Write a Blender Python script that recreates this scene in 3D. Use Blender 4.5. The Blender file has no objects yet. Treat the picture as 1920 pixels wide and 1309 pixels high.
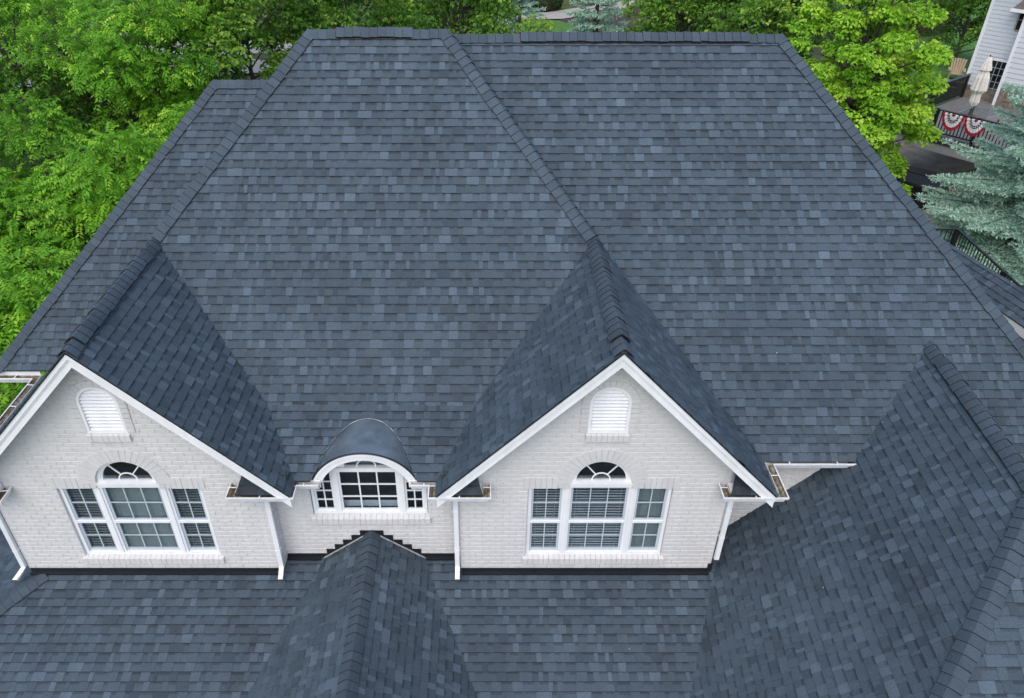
import bpy, math, random
import numpy as np
from mathutils import Vector as V, Matrix

rnd = random.Random(7)
SC = bpy.context.scene
COL = SC.collection

# ------------------------------------------------------------------ camera, sky, sun, exposure
CAM_LOC = V((0.78, -8.0, 9.6765))
PITCH = 0.6015          # radians below the horizon
FPX, PPX, PPY = 1430.4, 911.0, 654.0   # focal length and principal point in photo pixels
cam = bpy.data.cameras.new('camera')
cam.sensor_width = 36.0
cam.lens = FPX / 1920.0 * 36.0
cam.shift_x = (960.0 - PPX) / 1920.0
cam.clip_start = 0.1
cam.clip_end = 900.0
camo = bpy.data.objects.new('camera', cam)
camo.location = CAM_LOC
camo.rotation_euler = (math.pi / 2 - PITCH, 0, 0)
COL.objects.link(camo)
SC.camera = camo

SUN_ELEV, SUN_AZ = math.radians(57), math.radians(197)   # azimuth from +y towards +x
world = bpy.data.worlds.new('World')
SC.world = world
world.use_nodes = True
wn = world.node_tree.nodes
sky = wn.new('ShaderNodeTexSky')
sky.sky_type = 'NISHITA'
sky.sun_disc = False
sky.sun_elevation = SUN_ELEV
sky.sun_rotation = SUN_AZ
sky.air_density = 1.1
sky.dust_density = 2.6
sky.ozone_density = 1.0
bg = wn['Background']
bg.inputs['Strength'].default_value = 0.15
world.node_tree.links.new(sky.outputs[0], bg.inputs['Color'])

sun = bpy.data.lights.new('sun', 'SUN')
sun.energy = 0.6
sun.angle = math.radians(90)
sun.color = (1.0, 0.975, 0.95)
suno = bpy.data.objects.new('sun', sun)
sd = V((math.sin(SUN_AZ) * math.cos(SUN_ELEV), math.cos(SUN_AZ) * math.cos(SUN_ELEV), math.sin(SUN_ELEV)))
suno.rotation_euler = sd.to_track_quat('Z', 'Y').to_euler()
suno.location = (0, 0, 40)
COL.objects.link(suno)

SC.view_settings.view_transform = 'Standard'
SC.view_settings.look = 'None'
SC.view_settings.gamma = 1.0
SC.view_settings.exposure = 0.85
SC.view_settings.use_curve_mapping = False
SC.cycles.use_denoising = True
SC.cycles.max_bounces = 6
SC.cycles.transparent_max_bounces = 12
SC.cycles.sample_clamp_indirect = 6.0


def screen(p):
    """photo pixel of a world point (only used to pick which pieces show largest)"""
    x, y, z = p[0] - CAM_LOC.x, p[1] - CAM_LOC.y, p[2] - CAM_LOC.z
    d = y * math.cos(PITCH) - z * math.sin(PITCH)
    v = y * math.sin(PITCH) + z * math.cos(PITCH)
    return PPX + FPX * x / d, PPY - FPX * v / d


# ------------------------------------------------------------------ materials
def new_mat(name):
    m = bpy.data.materials.new(name)
    m.use_nodes = True
    nt = m.node_tree
    return m, nt, nt.nodes['Principled BSDF']


def L(nt, a, b):
    nt.links.new(a, b)


def noise(nt, scale, detail=3.0, rough=0.55, coord='Object'):
    tc = nt.nodes.new('ShaderNodeTexCoord')
    n = nt.nodes.new('ShaderNodeTexNoise')
    n.inputs['Scale'].default_value = scale
    n.inputs['Detail'].default_value = detail
    n.inputs['Roughness'].default_value = rough
    L(nt, tc.outputs[coord], n.inputs['Vector'])
    return n


def ramp(nt, stops):
    r = nt.nodes.new('ShaderNodeValToRGB')
    el = r.color_ramp.elements
    el[0].position, el[0].color = stops[0][0], (*stops[0][1], 1)
    el[1].position, el[1].color = stops[-1][0], (*stops[-1][1], 1)
    for p, c in stops[1:-1]:
        e = el.new(p)
        e.color = (*c, 1)
    return r


def mapr(nt, src, a, b, c, d):
    m = nt.nodes.new('ShaderNodeMapRange')
    m.inputs[1].default_value, m.inputs[2].default_value = a, b
    m.inputs[3].default_value, m.inputs[4].default_value = c, d
    L(nt, src, m.inputs[0])
    return m.outputs[0]


def mul(nt, col, fac):
    m = nt.nodes.new('ShaderNodeVectorMath')
    m.operation = 'SCALE'
    L(nt, col, m.inputs[0])
    L(nt, fac, m.inputs['Scale'])
    return m.outputs[0]


def bump(nt, bsdf, height, strength, dist):
    b = nt.nodes.new('ShaderNodeBump')
    b.inputs['Strength'].default_value = strength
    b.inputs['Distance'].default_value = dist
    L(nt, height, b.inputs['Height'])
    L(nt, b.outputs[0], bsdf.inputs['Normal'])


def simple(name, col, rough=0.6, var=0.12, scale=8.0, metal=0.0, bmp=0.0, bscale=60.0, spec=0.5):
    m, nt, b = new_mat(name)
    n = noise(nt, scale, 4)
    rg = nt.nodes.new('ShaderNodeRGB')
    rg.outputs[0].default_value = (*col, 1)
    L(nt, mul(nt, rg.outputs[0], mapr(nt, n.outputs['Fac'], 0.25, 0.75, 1 - var, 1 + var)), b.inputs['Base Color'])
    b.inputs['Roughness'].default_value = rough
    b.inputs['Metallic'].default_value = metal
    b.inputs['Specular IOR Level'].default_value = spec
    if bmp:
        n2 = noise(nt, bscale, 4)
        bump(nt, b, n2.outputs['Fac'], bmp, 0.01)
    return m


def shingle_mat():
    m, nt, b = new_mat('asphalt_shingle')
    at = nt.nodes.new('ShaderNodeAttribute')
    at.attribute_name = 'tone'
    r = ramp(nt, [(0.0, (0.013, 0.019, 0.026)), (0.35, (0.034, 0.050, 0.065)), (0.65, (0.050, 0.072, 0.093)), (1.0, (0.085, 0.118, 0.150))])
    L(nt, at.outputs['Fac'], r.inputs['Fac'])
    g = noise(nt, 170.0, 2.0, 0.7)
    g2 = noise(nt, 0.9, 5.0)
    g3 = noise(nt, 48.0, 3.0, 0.7)
    c0 = mul(nt, r.outputs[0], mapr(nt, g3.outputs['Fac'], 0.25, 0.75, 0.74, 1.26))
    c1 = mul(nt, c0, mapr(nt, g.outputs['Fac'], 0.25, 0.75, 0.62, 1.38))
    c2 = mul(nt, c1, mapr(nt, g2.outputs['Fac'], 0.3, 0.7, 0.88, 1.12))
    tc = nt.nodes.new('ShaderNodeTexCoord')
    mp = nt.nodes.new('ShaderNodeMapping')
    mp.inputs['Scale'].default_value = (2.6, 0.45, 0.45)
    L(nt, tc.outputs['Object'], mp.inputs['Vector'])
    sn = nt.nodes.new('ShaderNodeTexNoise')
    sn.inputs['Scale'].default_value = 1.3
    sn.inputs['Detail'].default_value = 5.0
    L(nt, mp.outputs[0], sn.inputs['Vector'])
    c3 = mul(nt, c2, mapr(nt, sn.outputs['Fac'], 0.3, 0.7, 0.90, 1.10))
    L(nt, c3, b.inputs['Base Color'])
    b.inputs['Roughness'].default_value = 0.75
    b.inputs['Specular IOR Level'].default_value = 0.35
    bump(nt, b, g.outputs['Fac'], 0.35, 0.004)
    return m


def leaf_mat(name, stops, trans=0.42):
    m, nt, b = new_mat(name)
    at = nt.nodes.new('ShaderNodeAttribute')
    at.attribute_name = 'tone'
    r = ramp(nt, stops)
    L(nt, at.outputs['Fac'], r.inputs['Fac'])
    L(nt, r.outputs[0], b.inputs['Base Color'])
    b.inputs['Roughness'].default_value = 0.55
    b.inputs['Specular IOR Level'].default_value = 0.25
    tr = nt.nodes.new('ShaderNodeBsdfTranslucent')
    L(nt, r.outputs[0], tr.inputs['Color'])
    mx = nt.nodes.new('ShaderNodeMixShader')
    mx.inputs[0].default_value = trans
    L(nt, b.outputs[0], mx.inputs[1])
    L(nt, tr.outputs[0], mx.inputs[2])
    L(nt, mx.outputs[0], nt.nodes['Material Output'].inputs['Surface'])
    return m


def glass_mat(name, tint=(0.9, 0.95, 1.0), refl=0.16):
    m, nt, b = new_mat(name)
    tr = nt.nodes.new('ShaderNodeBsdfTransparent')
    tr.inputs['Color'].default_value = (*tint, 1)
    gl = nt.nodes.new('ShaderNodeBsdfGlossy')
    gl.inputs['Roughness'].default_value = 0.03
    mx = nt.nodes.new('ShaderNodeMixShader')
    mx.inputs[0].default_value = refl
    L(nt, tr.outputs[0], mx.inputs[1])
    L(nt, gl.outputs[0], mx.inputs[2])
    L(nt, mx.outputs[0], nt.nodes['Material Output'].inputs['Surface'])
    nt.nodes.remove(b)
    return m


def gutter_inside_mat():
    m, nt, b = new_mat('dirty_gutter_inside')
    n = noise(nt, 14.0, 5, 0.65)
    r = ramp(nt, [(0.30, (0.085, 0.060, 0.028)), (0.48, (0.21, 0.17, 0.09)), (0.62, (0.36, 0.35, 0.31)), (0.8, (0.52, 0.53, 0.52))])
    L(nt, n.outputs['Fac'], r.inputs['Fac'])
    L(nt, r.outputs[0], b.inputs['Base Color'])
    b.inputs['Roughness'].default_value = 0.85
    return m


def ground_mat():
    m, nt, b = new_mat('woodland_floor')
    n = noise(nt, 0.35, 6, 0.6)
    n2 = noise(nt, 9.0, 5, 0.7)
    r = ramp(nt, [(0.30, (0.035, 0.028, 0.018)), (0.45, (0.045, 0.055, 0.018)), (0.60, (0.050, 0.095, 0.018)), (0.8, (0.09, 0.08, 0.05))])
    L(nt, n.outputs['Fac'], r.inputs['Fac'])
    L(nt, mul(nt, r.outputs[0], mapr(nt, n2.outputs['Fac'], 0.3, 0.7, 0.6, 1.4)), b.inputs['Base Color'])
    b.inputs['Roughness'].default_value = 0.95
    bump(nt, b, n2.outputs['Fac'], 0.6, 0.05)
    return m


M = {}
M['shingle'] = shingle_mat()
M['shingle_edge'] = simple('shingle_cut_edge_and_shadow', (0.012, 0.012, 0.014), 0.9, 0.2)
M['brick'] = simple('painted_brick', (0.585, 0.573, 0.560), 0.62, 0.045, 5.0, bmp=0.45, bscale=55.0, spec=0.3)
M['mortar'] = simple('painted_mortar', (0.560, 0.549, 0.537), 0.75, 0.06, 9.0, bmp=0.3, bscale=90.0, spec=0.2)
def weather(m, lo):
    nt = m.node_tree
    b = nt.nodes['Principled BSDF']
    src = b.inputs['Base Color'].links[0].from_socket
    tc = nt.nodes.new('ShaderNodeTexCoord')
    mp = nt.nodes.new('ShaderNodeMapping')
    mp.inputs['Scale'].default_value = (3.2, 3.2, 0.5)
    L(nt, tc.outputs['Object'], mp.inputs['Vector'])
    n = nt.nodes.new('ShaderNodeTexNoise')
    n.inputs['Scale'].default_value = 1.6
    n.inputs['Detail'].default_value = 6.0
    n.inputs['Roughness'].default_value = 0.65
    L(nt, mp.outputs[0], n.inputs['Vector'])
    L(nt, mul(nt, src, mapr(nt, n.outputs['Fac'], 0.30, 0.62, lo, 1.04)), b.inputs['Base Color'])


weather(M['brick'], 0.95)
weather(M['mortar'], 0.94)
M['trim'] = simple('white_painted_trim', (0.78, 0.785, 0.79), 0.42, 0.03, 3.0)
M['aluminium'] = simple('white_coated_aluminium', (0.78, 0.785, 0.79), 0.35, 0.05, 5.0)
weather(M['trim'], 0.93)
weather(M['aluminium'], 0.88)
M['gutter_in'] = gutter_inside_mat()
M['flashing'] = simple('black_flashing', (0.008, 0.010, 0.014), 0.5, 0.25, 6.0)
M['vent_plastic'] = simple('black_vent_plastic', (0.010, 0.011, 0.013), 0.5, 0.2)
M['blind'] = simple('pale_blind', (0.46, 0.49, 0.50), 0.6, 0.05)
M['blind_grey'] = simple('grey_green_blind', (0.22, 0.25, 0.235), 0.6, 0.05)
M['dark_room'] = simple('dark_room', (0.012, 0.012, 0.015), 0.9, 0.2)
M['glass'] = glass_mat('window_glass', (0.86, 0.90, 0.92), 0.07)
M['muntin'] = simple('grey_muntin', (0.48, 0.53, 0.58), 0.4, 0.04)
M['zinc'] = simple('weathered_blue_metal', (0.30, 0.37, 0.42), 0.25, 0.30, 4.0, metal=0.75)
M['caulk'] = simple('old_sealant', (0.38, 0.37, 0.35), 0.8, 0.25, 30.0)
M['petal'] = simple('pale_fallen_petal', (0.65, 0.62, 0.55), 0.7, 0.1)
M['bark'] = simple('grey_brown_bark', (0.075, 0.062, 0.047), 0.9, 0.35, 12.0, bmp=0.6, bscale=25.0)
M['siding'] = simple('white_lap_siding', (0.58, 0.60, 0.62), 0.5, 0.03, 3.0)
M['stone'] = simple('tan_rough_stone', (0.20, 0.165, 0.125), 0.85, 0.4, 9.0, bmp=0.8, bscale=12.0)
M['deck'] = simple('weathered_deck_board', (0.16, 0.155, 0.15), 0.7, 0.2, 7.0)
M['black_metal'] = simple('black_painted_metal', (0.012, 0.012, 0.013), 0.4, 0.15)
M['brown_beam'] = simple('dark_brown_beam', (0.035, 0.026, 0.022), 0.6, 0.2)
M['grey_paint'] = simple('grey_painted_beam', (0.32, 0.32, 0.33), 0.5, 0.05)
M['canvas'] = simple('cream_canvas', (0.66, 0.63, 0.56), 0.8, 0.07, 9.0)
M['red'] = simple('red_cloth', (0.36, 0.012, 0.03), 0.7, 0.08)
M['blue'] = simple('navy_cloth', (0.010, 0.014, 0.045), 0.7, 0.1)
M['white_cloth'] = simple('white_cloth', (0.75, 0.75, 0.75), 0.7, 0.05)
M['tub'] = simple('black_vinyl_cover', (0.013, 0.015, 0.018), 0.45, 0.2, 4.0, bmp=0.2, bscale=20)
M['wood'] = simple('tan_wood', (0.36, 0.27, 0.17), 0.65, 0.15, 9.0)
M['concrete'] = simple('pale_concrete', (0.33, 0.305, 0.27), 0.85, 0.12, 3.0)
M['patio_stone'] = simple('tan_patio_stone', (0.24, 0.205, 0.165), 0.85, 0.35, 2.2, bmp=0.4, bscale=6.0)
M['gravel'] = simple('river_gravel', (0.28, 0.25, 0.20), 0.9, 0.75, 22.0, bmp=1.0, bscale=22.0)
M['mulch'] = simple('dark_mulch', (0.045, 0.030, 0.024), 0.95, 0.4, 14.0)
M['lawn'] = simple('mown_lawn', (0.055, 0.145, 0.018), 0.9, 0.3, 3.0, bmp=0.5, bscale=60)
M['beige'] = simple('beige_stucco', (0.42, 0.36, 0.29), 0.85, 0.05, 3.0)
M['far_roof'] = simple('brown_far_roof', (0.13, 0.11, 0.09), 0.9, 0.2, 9.0)
M['ground'] = ground_mat()
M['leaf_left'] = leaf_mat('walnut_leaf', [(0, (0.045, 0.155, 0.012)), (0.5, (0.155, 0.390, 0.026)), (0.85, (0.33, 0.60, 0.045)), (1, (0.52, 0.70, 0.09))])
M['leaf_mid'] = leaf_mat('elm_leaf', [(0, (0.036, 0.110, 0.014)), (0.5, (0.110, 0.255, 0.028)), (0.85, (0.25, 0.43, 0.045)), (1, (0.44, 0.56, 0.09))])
M['leaf_maple'] = leaf_mat('maple_leaf', [(0, (0.12, 0.32, 0.018)), (0.5, (0.31, 0.58, 0.040)), (0.85, (0.47, 0.69, 0.070)), (1, (0.62, 0.68, 0.15))])
M['needle'] = leaf_mat('blue_spruce_needle', [(0, (0.17, 0.29, 0.21)), (0.5, (0.46, 0.65, 0.52)), (1, (0.70, 0.86, 0.72))], 0.35)
M['shrub_leaf'] = leaf_mat('boxwood_leaf', [(0, (0.010, 0.028, 0.007)), (1, (0.045, 0.085, 0.02))], 0.2)

# ------------------------------------------------------------------ object helpers
WLOC = {}


def link(o, parent=None):
    COL.objects.link(o)
    if parent is not None:
        o.parent = parent
        o.matrix_parent_inverse = Matrix.Translation(-WLOC.get(parent.name, V((0, 0, 0))))
    return o


def thing(name, label, cat, loc, group=None):
    o = bpy.data.objects.new(name, None)
    o.empty_display_size = 0.3
    o.location = loc
    COL.objects.link(o)
    WLOC[o.name] = V(loc)
    o['label'] = label
    o['category'] = cat
    if group:
        o['group'] = group
    return o


def tag(o, label, cat, group=None):
    o['label'] = label
    o['category'] = cat
    if group:
        o['group'] = group
    return o


class MB:
    def __init__(s):
        s.v, s.f, s.m, s.t = [], [], [], []

    def poly(s, pts, mat=0, tone=0.5):
        i = len(s.v)
        s.v.extend([tuple(p) for p in pts])
        s.f.append(tuple(range(i, i + len(pts))))
        s.m.append(mat)
        s.t.append(tone)

    def face(s, idx, mat=0, tone=0.5):
        s.f.append(tuple(idx))
        s.m.append(mat)
        s.t.append(tone)

    def box(s, x0, x1, y0, y1, z0, z1, mat=0, tone=0.5):
        s.hexa([(x0, y0, z0), (x1, y0, z0), (x1, y1, z0), (x0, y1, z0), (x0, y0, z1), (x1, y0, z1), (x1, y1, z1), (x0, y1, z1)], mat, tone)

    def hexa(s, p, mat=0, tone=0.5):
        i = len(s.v)
        s.v.extend([tuple(q) for q in p])
        for q in ((0, 3, 2, 1), (4, 5, 6, 7), (0, 1, 5, 4), (1, 2, 6, 5), (2, 3, 7, 6), (3, 0, 4, 7)):
            s.face([i + k for k in q], mat, tone)

    def beam(s, a, b, up, w, h, mat=0, tone=0.5):
        """box along a->b; width w sideways, height h along up"""
        a, b, up = V(a), V(b), V(up)
        d = (b - a).normalized()
        sd = d.cross(up).normalized()
        u = sd.cross(d).normalized()
        p = []
        for q in (a, b):
            p.append([q - sd * w / 2 - u * h / 2, q + sd * w / 2 - u * h / 2, q + sd * w / 2 + u * h / 2, q - sd * w / 2 + u * h / 2])
        i = len(s.v)
        s.v.extend([tuple(x) for x in p[0] + p[1]])
        for q in ((0, 1, 2, 3), (7, 6, 5, 4), (0, 4, 5, 1), (1, 5, 6, 2), (2, 6, 7, 3), (3, 7, 4, 0)):
            s.face([i + k for k in q], mat, tone)

    def tube(s, pts, rads, n=7, mat=0, cap=True):
        rings = []
        for k, p in enumerate(pts):
            p = V(p)
            a = V(pts[max(k - 1, 0)])
            b = V(pts[min(k + 1, len(pts) - 1)])
            d = (b - a).normalized()
            ref = V((0, 0, 1)) if abs(d.z) < 0.9 else V((1, 0, 0))
            e1 = d.cross(ref).normalized()
            e2 = d.cross(e1)
            r = rads[k] if isinstance(rads, (list, tuple)) else rads
            i = len(s.v)
            for j in range(n):
                t = 2 * math.pi * j / n
                s.v.append(tuple(p + e1 * (r * math.cos(t)) + e2 * (r * math.sin(t))))
            rings.append(i)
        for a, b in zip(rings, rings[1:]):
            for j in range(n):
                s.face([a + j, a + (j + 1) % n, b + (j + 1) % n, b + j], mat)
        if cap:
            s.face([rings[0] + j for j in range(n)][::-1], mat)
            s.face([rings[-1] + j for j in range(n)], mat)

    def lathe(s, c, prof, n=20, mat=0):
        rings = []
        for r, z in prof:
            i = len(s.v)
            for j in range(n):
                t = 2 * math.pi * j / n
                s.v.append((c[0] + r * math.cos(t), c[1] + r * math.sin(t), c[2] + z))
            rings.append(i)
        for a, b in zip(rings, rings[1:]):
            for j in range(n):
                s.face([a + j, a + (j + 1) % n, b + (j + 1) % n, b + j], mat)
        s.face([rings[0] + j for j in range(n)][::-1], mat)
        s.face([rings[-1] + j for j in range(n)], mat)

    def mesh(s, name, mats):
        me = bpy.data.meshes.new(name)
        me.from_pydata(s.v, [], s.f)
        for m in mats:
            me.materials.append(m)
        if len(mats) > 1:
            me.polygons.foreach_set('material_index', s.m)
        a = me.attributes.new('tone', 'FLOAT', 'FACE')
        a.data.foreach_set('value', s.t)
        me.update()
        return me

    def build(s, name, mats, parent=None, kind=None, smooth=False):
        if not isinstance(mats, (list, tuple)):
            mats = [mats]
        me = s.mesh(name, mats)
        if smooth:
            me.polygons.foreach_set('use_smooth', [True] * len(me.polygons))
        o = bpy.data.objects.new(name, me)
        if kind:
            o['kind'] = kind
        return link(o, parent)


def quads_mesh(name, verts, tones, mat):
    """fast mesh of loose quads: verts (N,4,3), tones (N,)"""
    n = len(verts)
    me = bpy.data.meshes.new(name)
    me.vertices.add(n * 4)
    me.vertices.foreach_set('co', verts.astype(np.float32).ravel())
    me.loops.add(n * 4)
    me.loops.foreach_set('vertex_index', np.arange(n * 4, dtype=np.int32))
    me.polygons.add(n)
    me.polygons.foreach_set('loop_start', np.arange(0, n * 4, 4, dtype=np.int32))
    me.polygons.foreach_set('loop_total', np.full(n, 4, dtype=np.int32))
    a = me.attributes.new('tone', 'FLOAT', 'FACE')
    a.data.foreach_set('value', tones.astype(np.float32))
    me.materials.append(mat)
    me.update()
    me.validate()
    return me


# ------------------------------------------------------------------ ground
def gz(x, y):
    t = min(1.0, max(0.0, (y - 5.0) / 13.0))
    t = t * t * (3 - 2 * t)
    return -4.2 + 1.8 * t


def build_ground():
    mb = MB()
    xs = [-400, -160, -80] + [-50 + 2.5 * i for i in range(41)] + [80, 160, 400]
    ys = [-200, -80, -30] + [-20 + 2.5 * i for i in range(41)] + [110, 180, 400, 800]
    for y in ys:
        for x in xs:
            mb.v.append((x, y, gz(x, y) + 0.12 * math.sin(x * 0.35) * math.cos(y * 0.3) * (abs(x) < 60 and y < 80)))
    n = len(xs)
    for j in range(len(ys) - 1):
        for i in range(n - 1):
            mb.face([j * n + i, j * n + i + 1, (j + 1) * n + i + 1, (j + 1) * n + i])
    o = mb.build('ground', M['ground'], kind='structure', smooth=True)
    return o


build_ground()

# ------------------------------------------------------------------ house: roof planes
house = thing('brick_house', 'grey painted brick house under a large dark slate blue shingle roof', 'house', (0, 3, -4.0))

CL, CR = -4.377, 2.477          # ridge lines of the two front gables
WL, WR = -4.412, 2.452          # centre lines of their windows
EXPO = 0.1365                   # exposed height of a shingle course
ZG = 4.364                      # gable ridge height
MG = 1.030                      # gable pitch


def gab(c, s, x):               # height of a gable slope at x
    return ZG - MG * abs(x - c)


PLANES = []


def plane(name, pts, v_off=0.0, jitter=True):
    pts = [V(p) for p in pts]
    n = V((0, 0, 0))
    for i in range(len(pts)):
        a, b = pts[i], pts[(i + 1) % len(pts)]
        n += a.cross(b)
    n.normalize()
    if n.z < 0:
        n = -n
    v = V((0, 0, 1)) - n * n.z
    v.normalize()
    u = v.cross(n).normalized()
    o = min(pts, key=lambda p: p.dot(v)).copy()
    uv = [((p - o).dot(u), (p - o).dot(v)) for p in pts]
    ar = sum(uv[i][0] * uv[(i + 1) % len(uv)][1] - uv[(i + 1) % len(uv)][0] * uv[i][1] for i in range(len(uv)))
    if ar < 0:
        uv = uv[::-1]
    P = dict(name=name, o=o, u=u, v=v, n=n, uv=uv, v_off=v_off, pts=pts)
    PLANES.append(P)
    return P


P_central = plane('central', [(-2.091, 5.085, 6.927), (0.137, 5.085, 6.927), (2.477, 2.76, 4.364), (2.40, 0.97, 2.3868), (-4.30, 0.97, 2.3868), (-4.416, 2.76, 4.364)])
P_flare = plane('flare', [(-2.66, 1.10, 2.4896), (0.76, 1.10, 2.4896), (0.14, -0.03, 1.893), (-2.04, -0.03, 1.893)])
DX, RB, ZB = -0.98, 0.815, 1.535     # arched dormer: centre line, barrel radius, axis height


def roof_y_at(z):               # where a horizontal line at height z meets the main slope behind the dormer
    return -0.03 + (z - 1.893) / 0.528 if z < 2.4555 else 1.035 + (z - 2.4555) / 1.1032


def flare_pieces(P):
    """the flared eave is cut away where the dormer stands"""
    def q(x, y):
        p = V((x, y, 1.893 + (y + 0.03) * 0.528)) - P['o']
        return (p.dot(P['u']), p.dot(P['v']))
    xa, xb = DX - 0.770, DX + 0.770
    out = [[q(-2.04, -0.03), q(xa, -0.03), q(xa, 1.10), q(-2.66, 1.10)], [q(xb, -0.03), q(0.14, -0.03), q(0.76, 1.10), q(xb, 1.10)]]
    n = 16
    for i in range(n):
        a, b = xa + (xb - xa) * i / n, xa + (xb - xa) * (i + 1) / n
        def yc(x):
            return max(-0.03, roof_y_at(ZB + math.sqrt(max(0.0, RB * RB - (x - DX) ** 2))))
        out.append([q(a, yc(a)), q(b, yc(b)), q(b, 1.10), q(a, 1.10)])
    return out


P_flare['pieces'] = flare_pieces(P_flare)
P_strip = plane('strip', [(0.137, 5.085, 6.927), (0.261, 5.39, 6.790), (2.50, 2.92, 4.320), (2.50, 2.737, 4.320)])
P_right = plane('right', [(0.200, 5.39, 6.790), (5.683, 5.39, 6.790), (8.733, 2.019, 3.419), (10.160, 0.44, 1.84), (4.55, 0.44, 1.84), (2.40, 2.93, 4.33)])
P_left = plane('left', [(-4.183, 6.247, 5.817), (-3.0, 6.247, 5.817), (-4.6, 2.687, 1.89), (-7.743, 2.687, 1.89)])
P_lhip = plane('left_hip_side', [(-4.183, 6.247, 5.817), (-7.743, 2.687, 1.89), (-7.743, 9.807, 1.89)])
P_cside = plane('central_left_side', [(-2.091, 5.085, 6.927), (-4.416, 2.76, 4.364), (-4.416, 7.41, 4.364)])
P_rhip = plane('right_hip_side', [(5.683, 5.39, 6.790), (10.160, 0.44, 1.84), (10.160, 10.34, 1.84)])
P_lgl = plane('left_gable_left', [(CL, -0.33, ZG), (CL, 3.2, ZG), (-6.95, 6.5, ZG - MG * 2.573), (-6.95, -0.33, ZG - MG * 2.573)])
P_lgr = plane('left_gable_right', [(CL, -0.33, ZG), (CL, 2.95, ZG), (-2.56, 1.25, gab(CL, 1, -2.56)), (-1.976, 0.10, 1.891), (-1.976, -0.33, 1.891)])
P_rgl = plane('right_gable_left', [(CR, -0.33, ZG), (CR, 2.95, ZG), (0.66, 1.25, gab(CR, 1, 0.66)), (0.076, 0.10, 1.891), (0.076, -0.33, 1.891)])
P_rgr = plane('right_gable_right', [(CR, -0.33, ZG), (CR, 3.15, ZG), (4.88, 0.62, 1.889), (4.88, -0.33, 1.889)])
W0, W1, WZ, WM = V((7.62, 1.85, 0)), V((7.37, -1.47, 0)), 3.13, 1.05   # ridge ends of the right wing
_wr = (W1 - W0).normalized()
WN = V((_wr.y, -_wr.x, 0))       # points left of the ridge
if WN.x > 0:
    WN = -WN
HA = 0.86                       # plan slope of the wing's front hip


def wz(x, y):
    return WZ - WM * (V((x, y, 0)) - W1).dot(WN)


def wzr(x, y):
    return WZ + WM * (V((x, y, 0)) - W1).dot(WN)


hx = W1.x - HA * 3.5
P_wl = plane('wing_left', [(W0.x, W0.y, WZ), (W1.x, W1.y, WZ), (hx, -4.97, wz(hx, -4.97)), (2.7, -4.97, wz(2.7, -4.97)), (3.9, 1.85, wz(3.9, 1.85))])
P_wf = plane('wing_front', [(W1.x, W1.y, WZ), (hx, -4.97, wz(hx, -4.97)), (11.0, -4.97, wz(hx, -4.97))])
P_wr = plane('wing_right', [(W0.x, W0.y, WZ), (W1.x, W1.y, WZ), (10.5, -4.5, wzr(10.5, -4.5)), (10.5, 1.85, wzr(10.5, 1.85))])
LS = 0.33
P_low = plane('low_front', [(-5.90, 0.25, -0.08 + LS * 0.25), (-9.55, -3.40, -0.08 - LS * 3.40), (4.7, -3.40, -0.08 - LS * 3.40), (4.7, 0.25, -0.08 + LS * 0.25)])
P_lowl = plane('low_left', [(-5.90, 0.25, -0.08 + LS * 0.25), (-9.55, -3.40, -0.08 - LS * 3.40), (-9.55, 5.0, -0.08 - LS * 3.40), (-5.90, 5.0, -0.08 + LS * 0.25)])
SX, SZ, SM = -1.005, 0.575, 0.75
P_sgl = plane('porch_gable_left', [(SX, 0.215, SZ), (SX, -3.4, SZ), (SX - 2.5, -3.4, SZ - SM * 2.5), (SX - 1.1, 0.215, SZ - SM * 1.1)])
P_sgr = plane('porch_gable_right', [(SX, 0.215, SZ), (SX, -3.4, SZ), (SX + 2.5, -3.4, SZ - SM * 2.5), (SX + 1.1, 0.215, SZ - SM * 1.1)])
P_ang = plane('angled_side', [(10.93, 7.7, 2.05), (12.05, 2.7, 2.05), (11.56, 2.55, 1.70), (10.44, 7.55, 1.70)])


def ret_patch(x0, x1, side):
    """little shingled roof on a cornice return: side=+1 hips at x1, -1 hips at x0"""
    zf, zb = 1.865, 2.10
    if side > 0:
        plane('return', [(x0, -0.27, zf), (x1, -0.27, zf), (x1 - 0.10, -0.012, zb), (x0, -0.012, zb)])
    else:
        plane('return', [(x0, -0.27, zf), (x1, -0.27, zf), (x1, -0.012, zb), (x0 + 0.10, -0.012, zb)])


ret_patch(0.15, 0.735, 1)
ret_patch(4.25, 4.80, -1)
ret_patch(-2.77, -2.06, -1)
ret_patch(-6.75, -6.20, 1)


def clip_poly(poly, uvp):
    """clip poly (list of 2d) by convex CCW polygon uvp"""
    out = poly
    for i in range(len(uvp)):
        ax, ay = uvp[i]
        bx, by = uvp[(i + 1) % len(uvp)]
        ex, ey = bx - ax, by - ay
        inp, out = out, []
        if not inp:
            return []
        for j in range(len(inp)):
            p, q = inp[j], inp[(j + 1) % len(inp)]
            dp = ex * (p[1] - ay) - ey * (p[0] - ax)
            dq = ex * (q[1] - ay) - ey * (q[0] - ax)
            if dp >= 0:
                out.append(p)
            if (dp >= 0) != (dq >= 0):
                t = dp / (dp - dq)
                out.append((p[0] + (q[0] - p[0]) * t, p[1] + (q[1] - p[1]) * t))
    return out


def area2(p):
    return 0.5 * abs(sum(p[i][0] * p[(i + 1) % len(p)][1] - p[(i + 1) % len(p)][0] * p[i][1] for i in range(len(p))))


def tone_tooth(r):
    x = r.random()
    if x < 0.24:
        return 0.70 + 0.18 * r.random()
    if x < 0.36:
        return 0.30 + 0.12 * r.random()
    return 0.50 + 0.22 * r.random()


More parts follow.
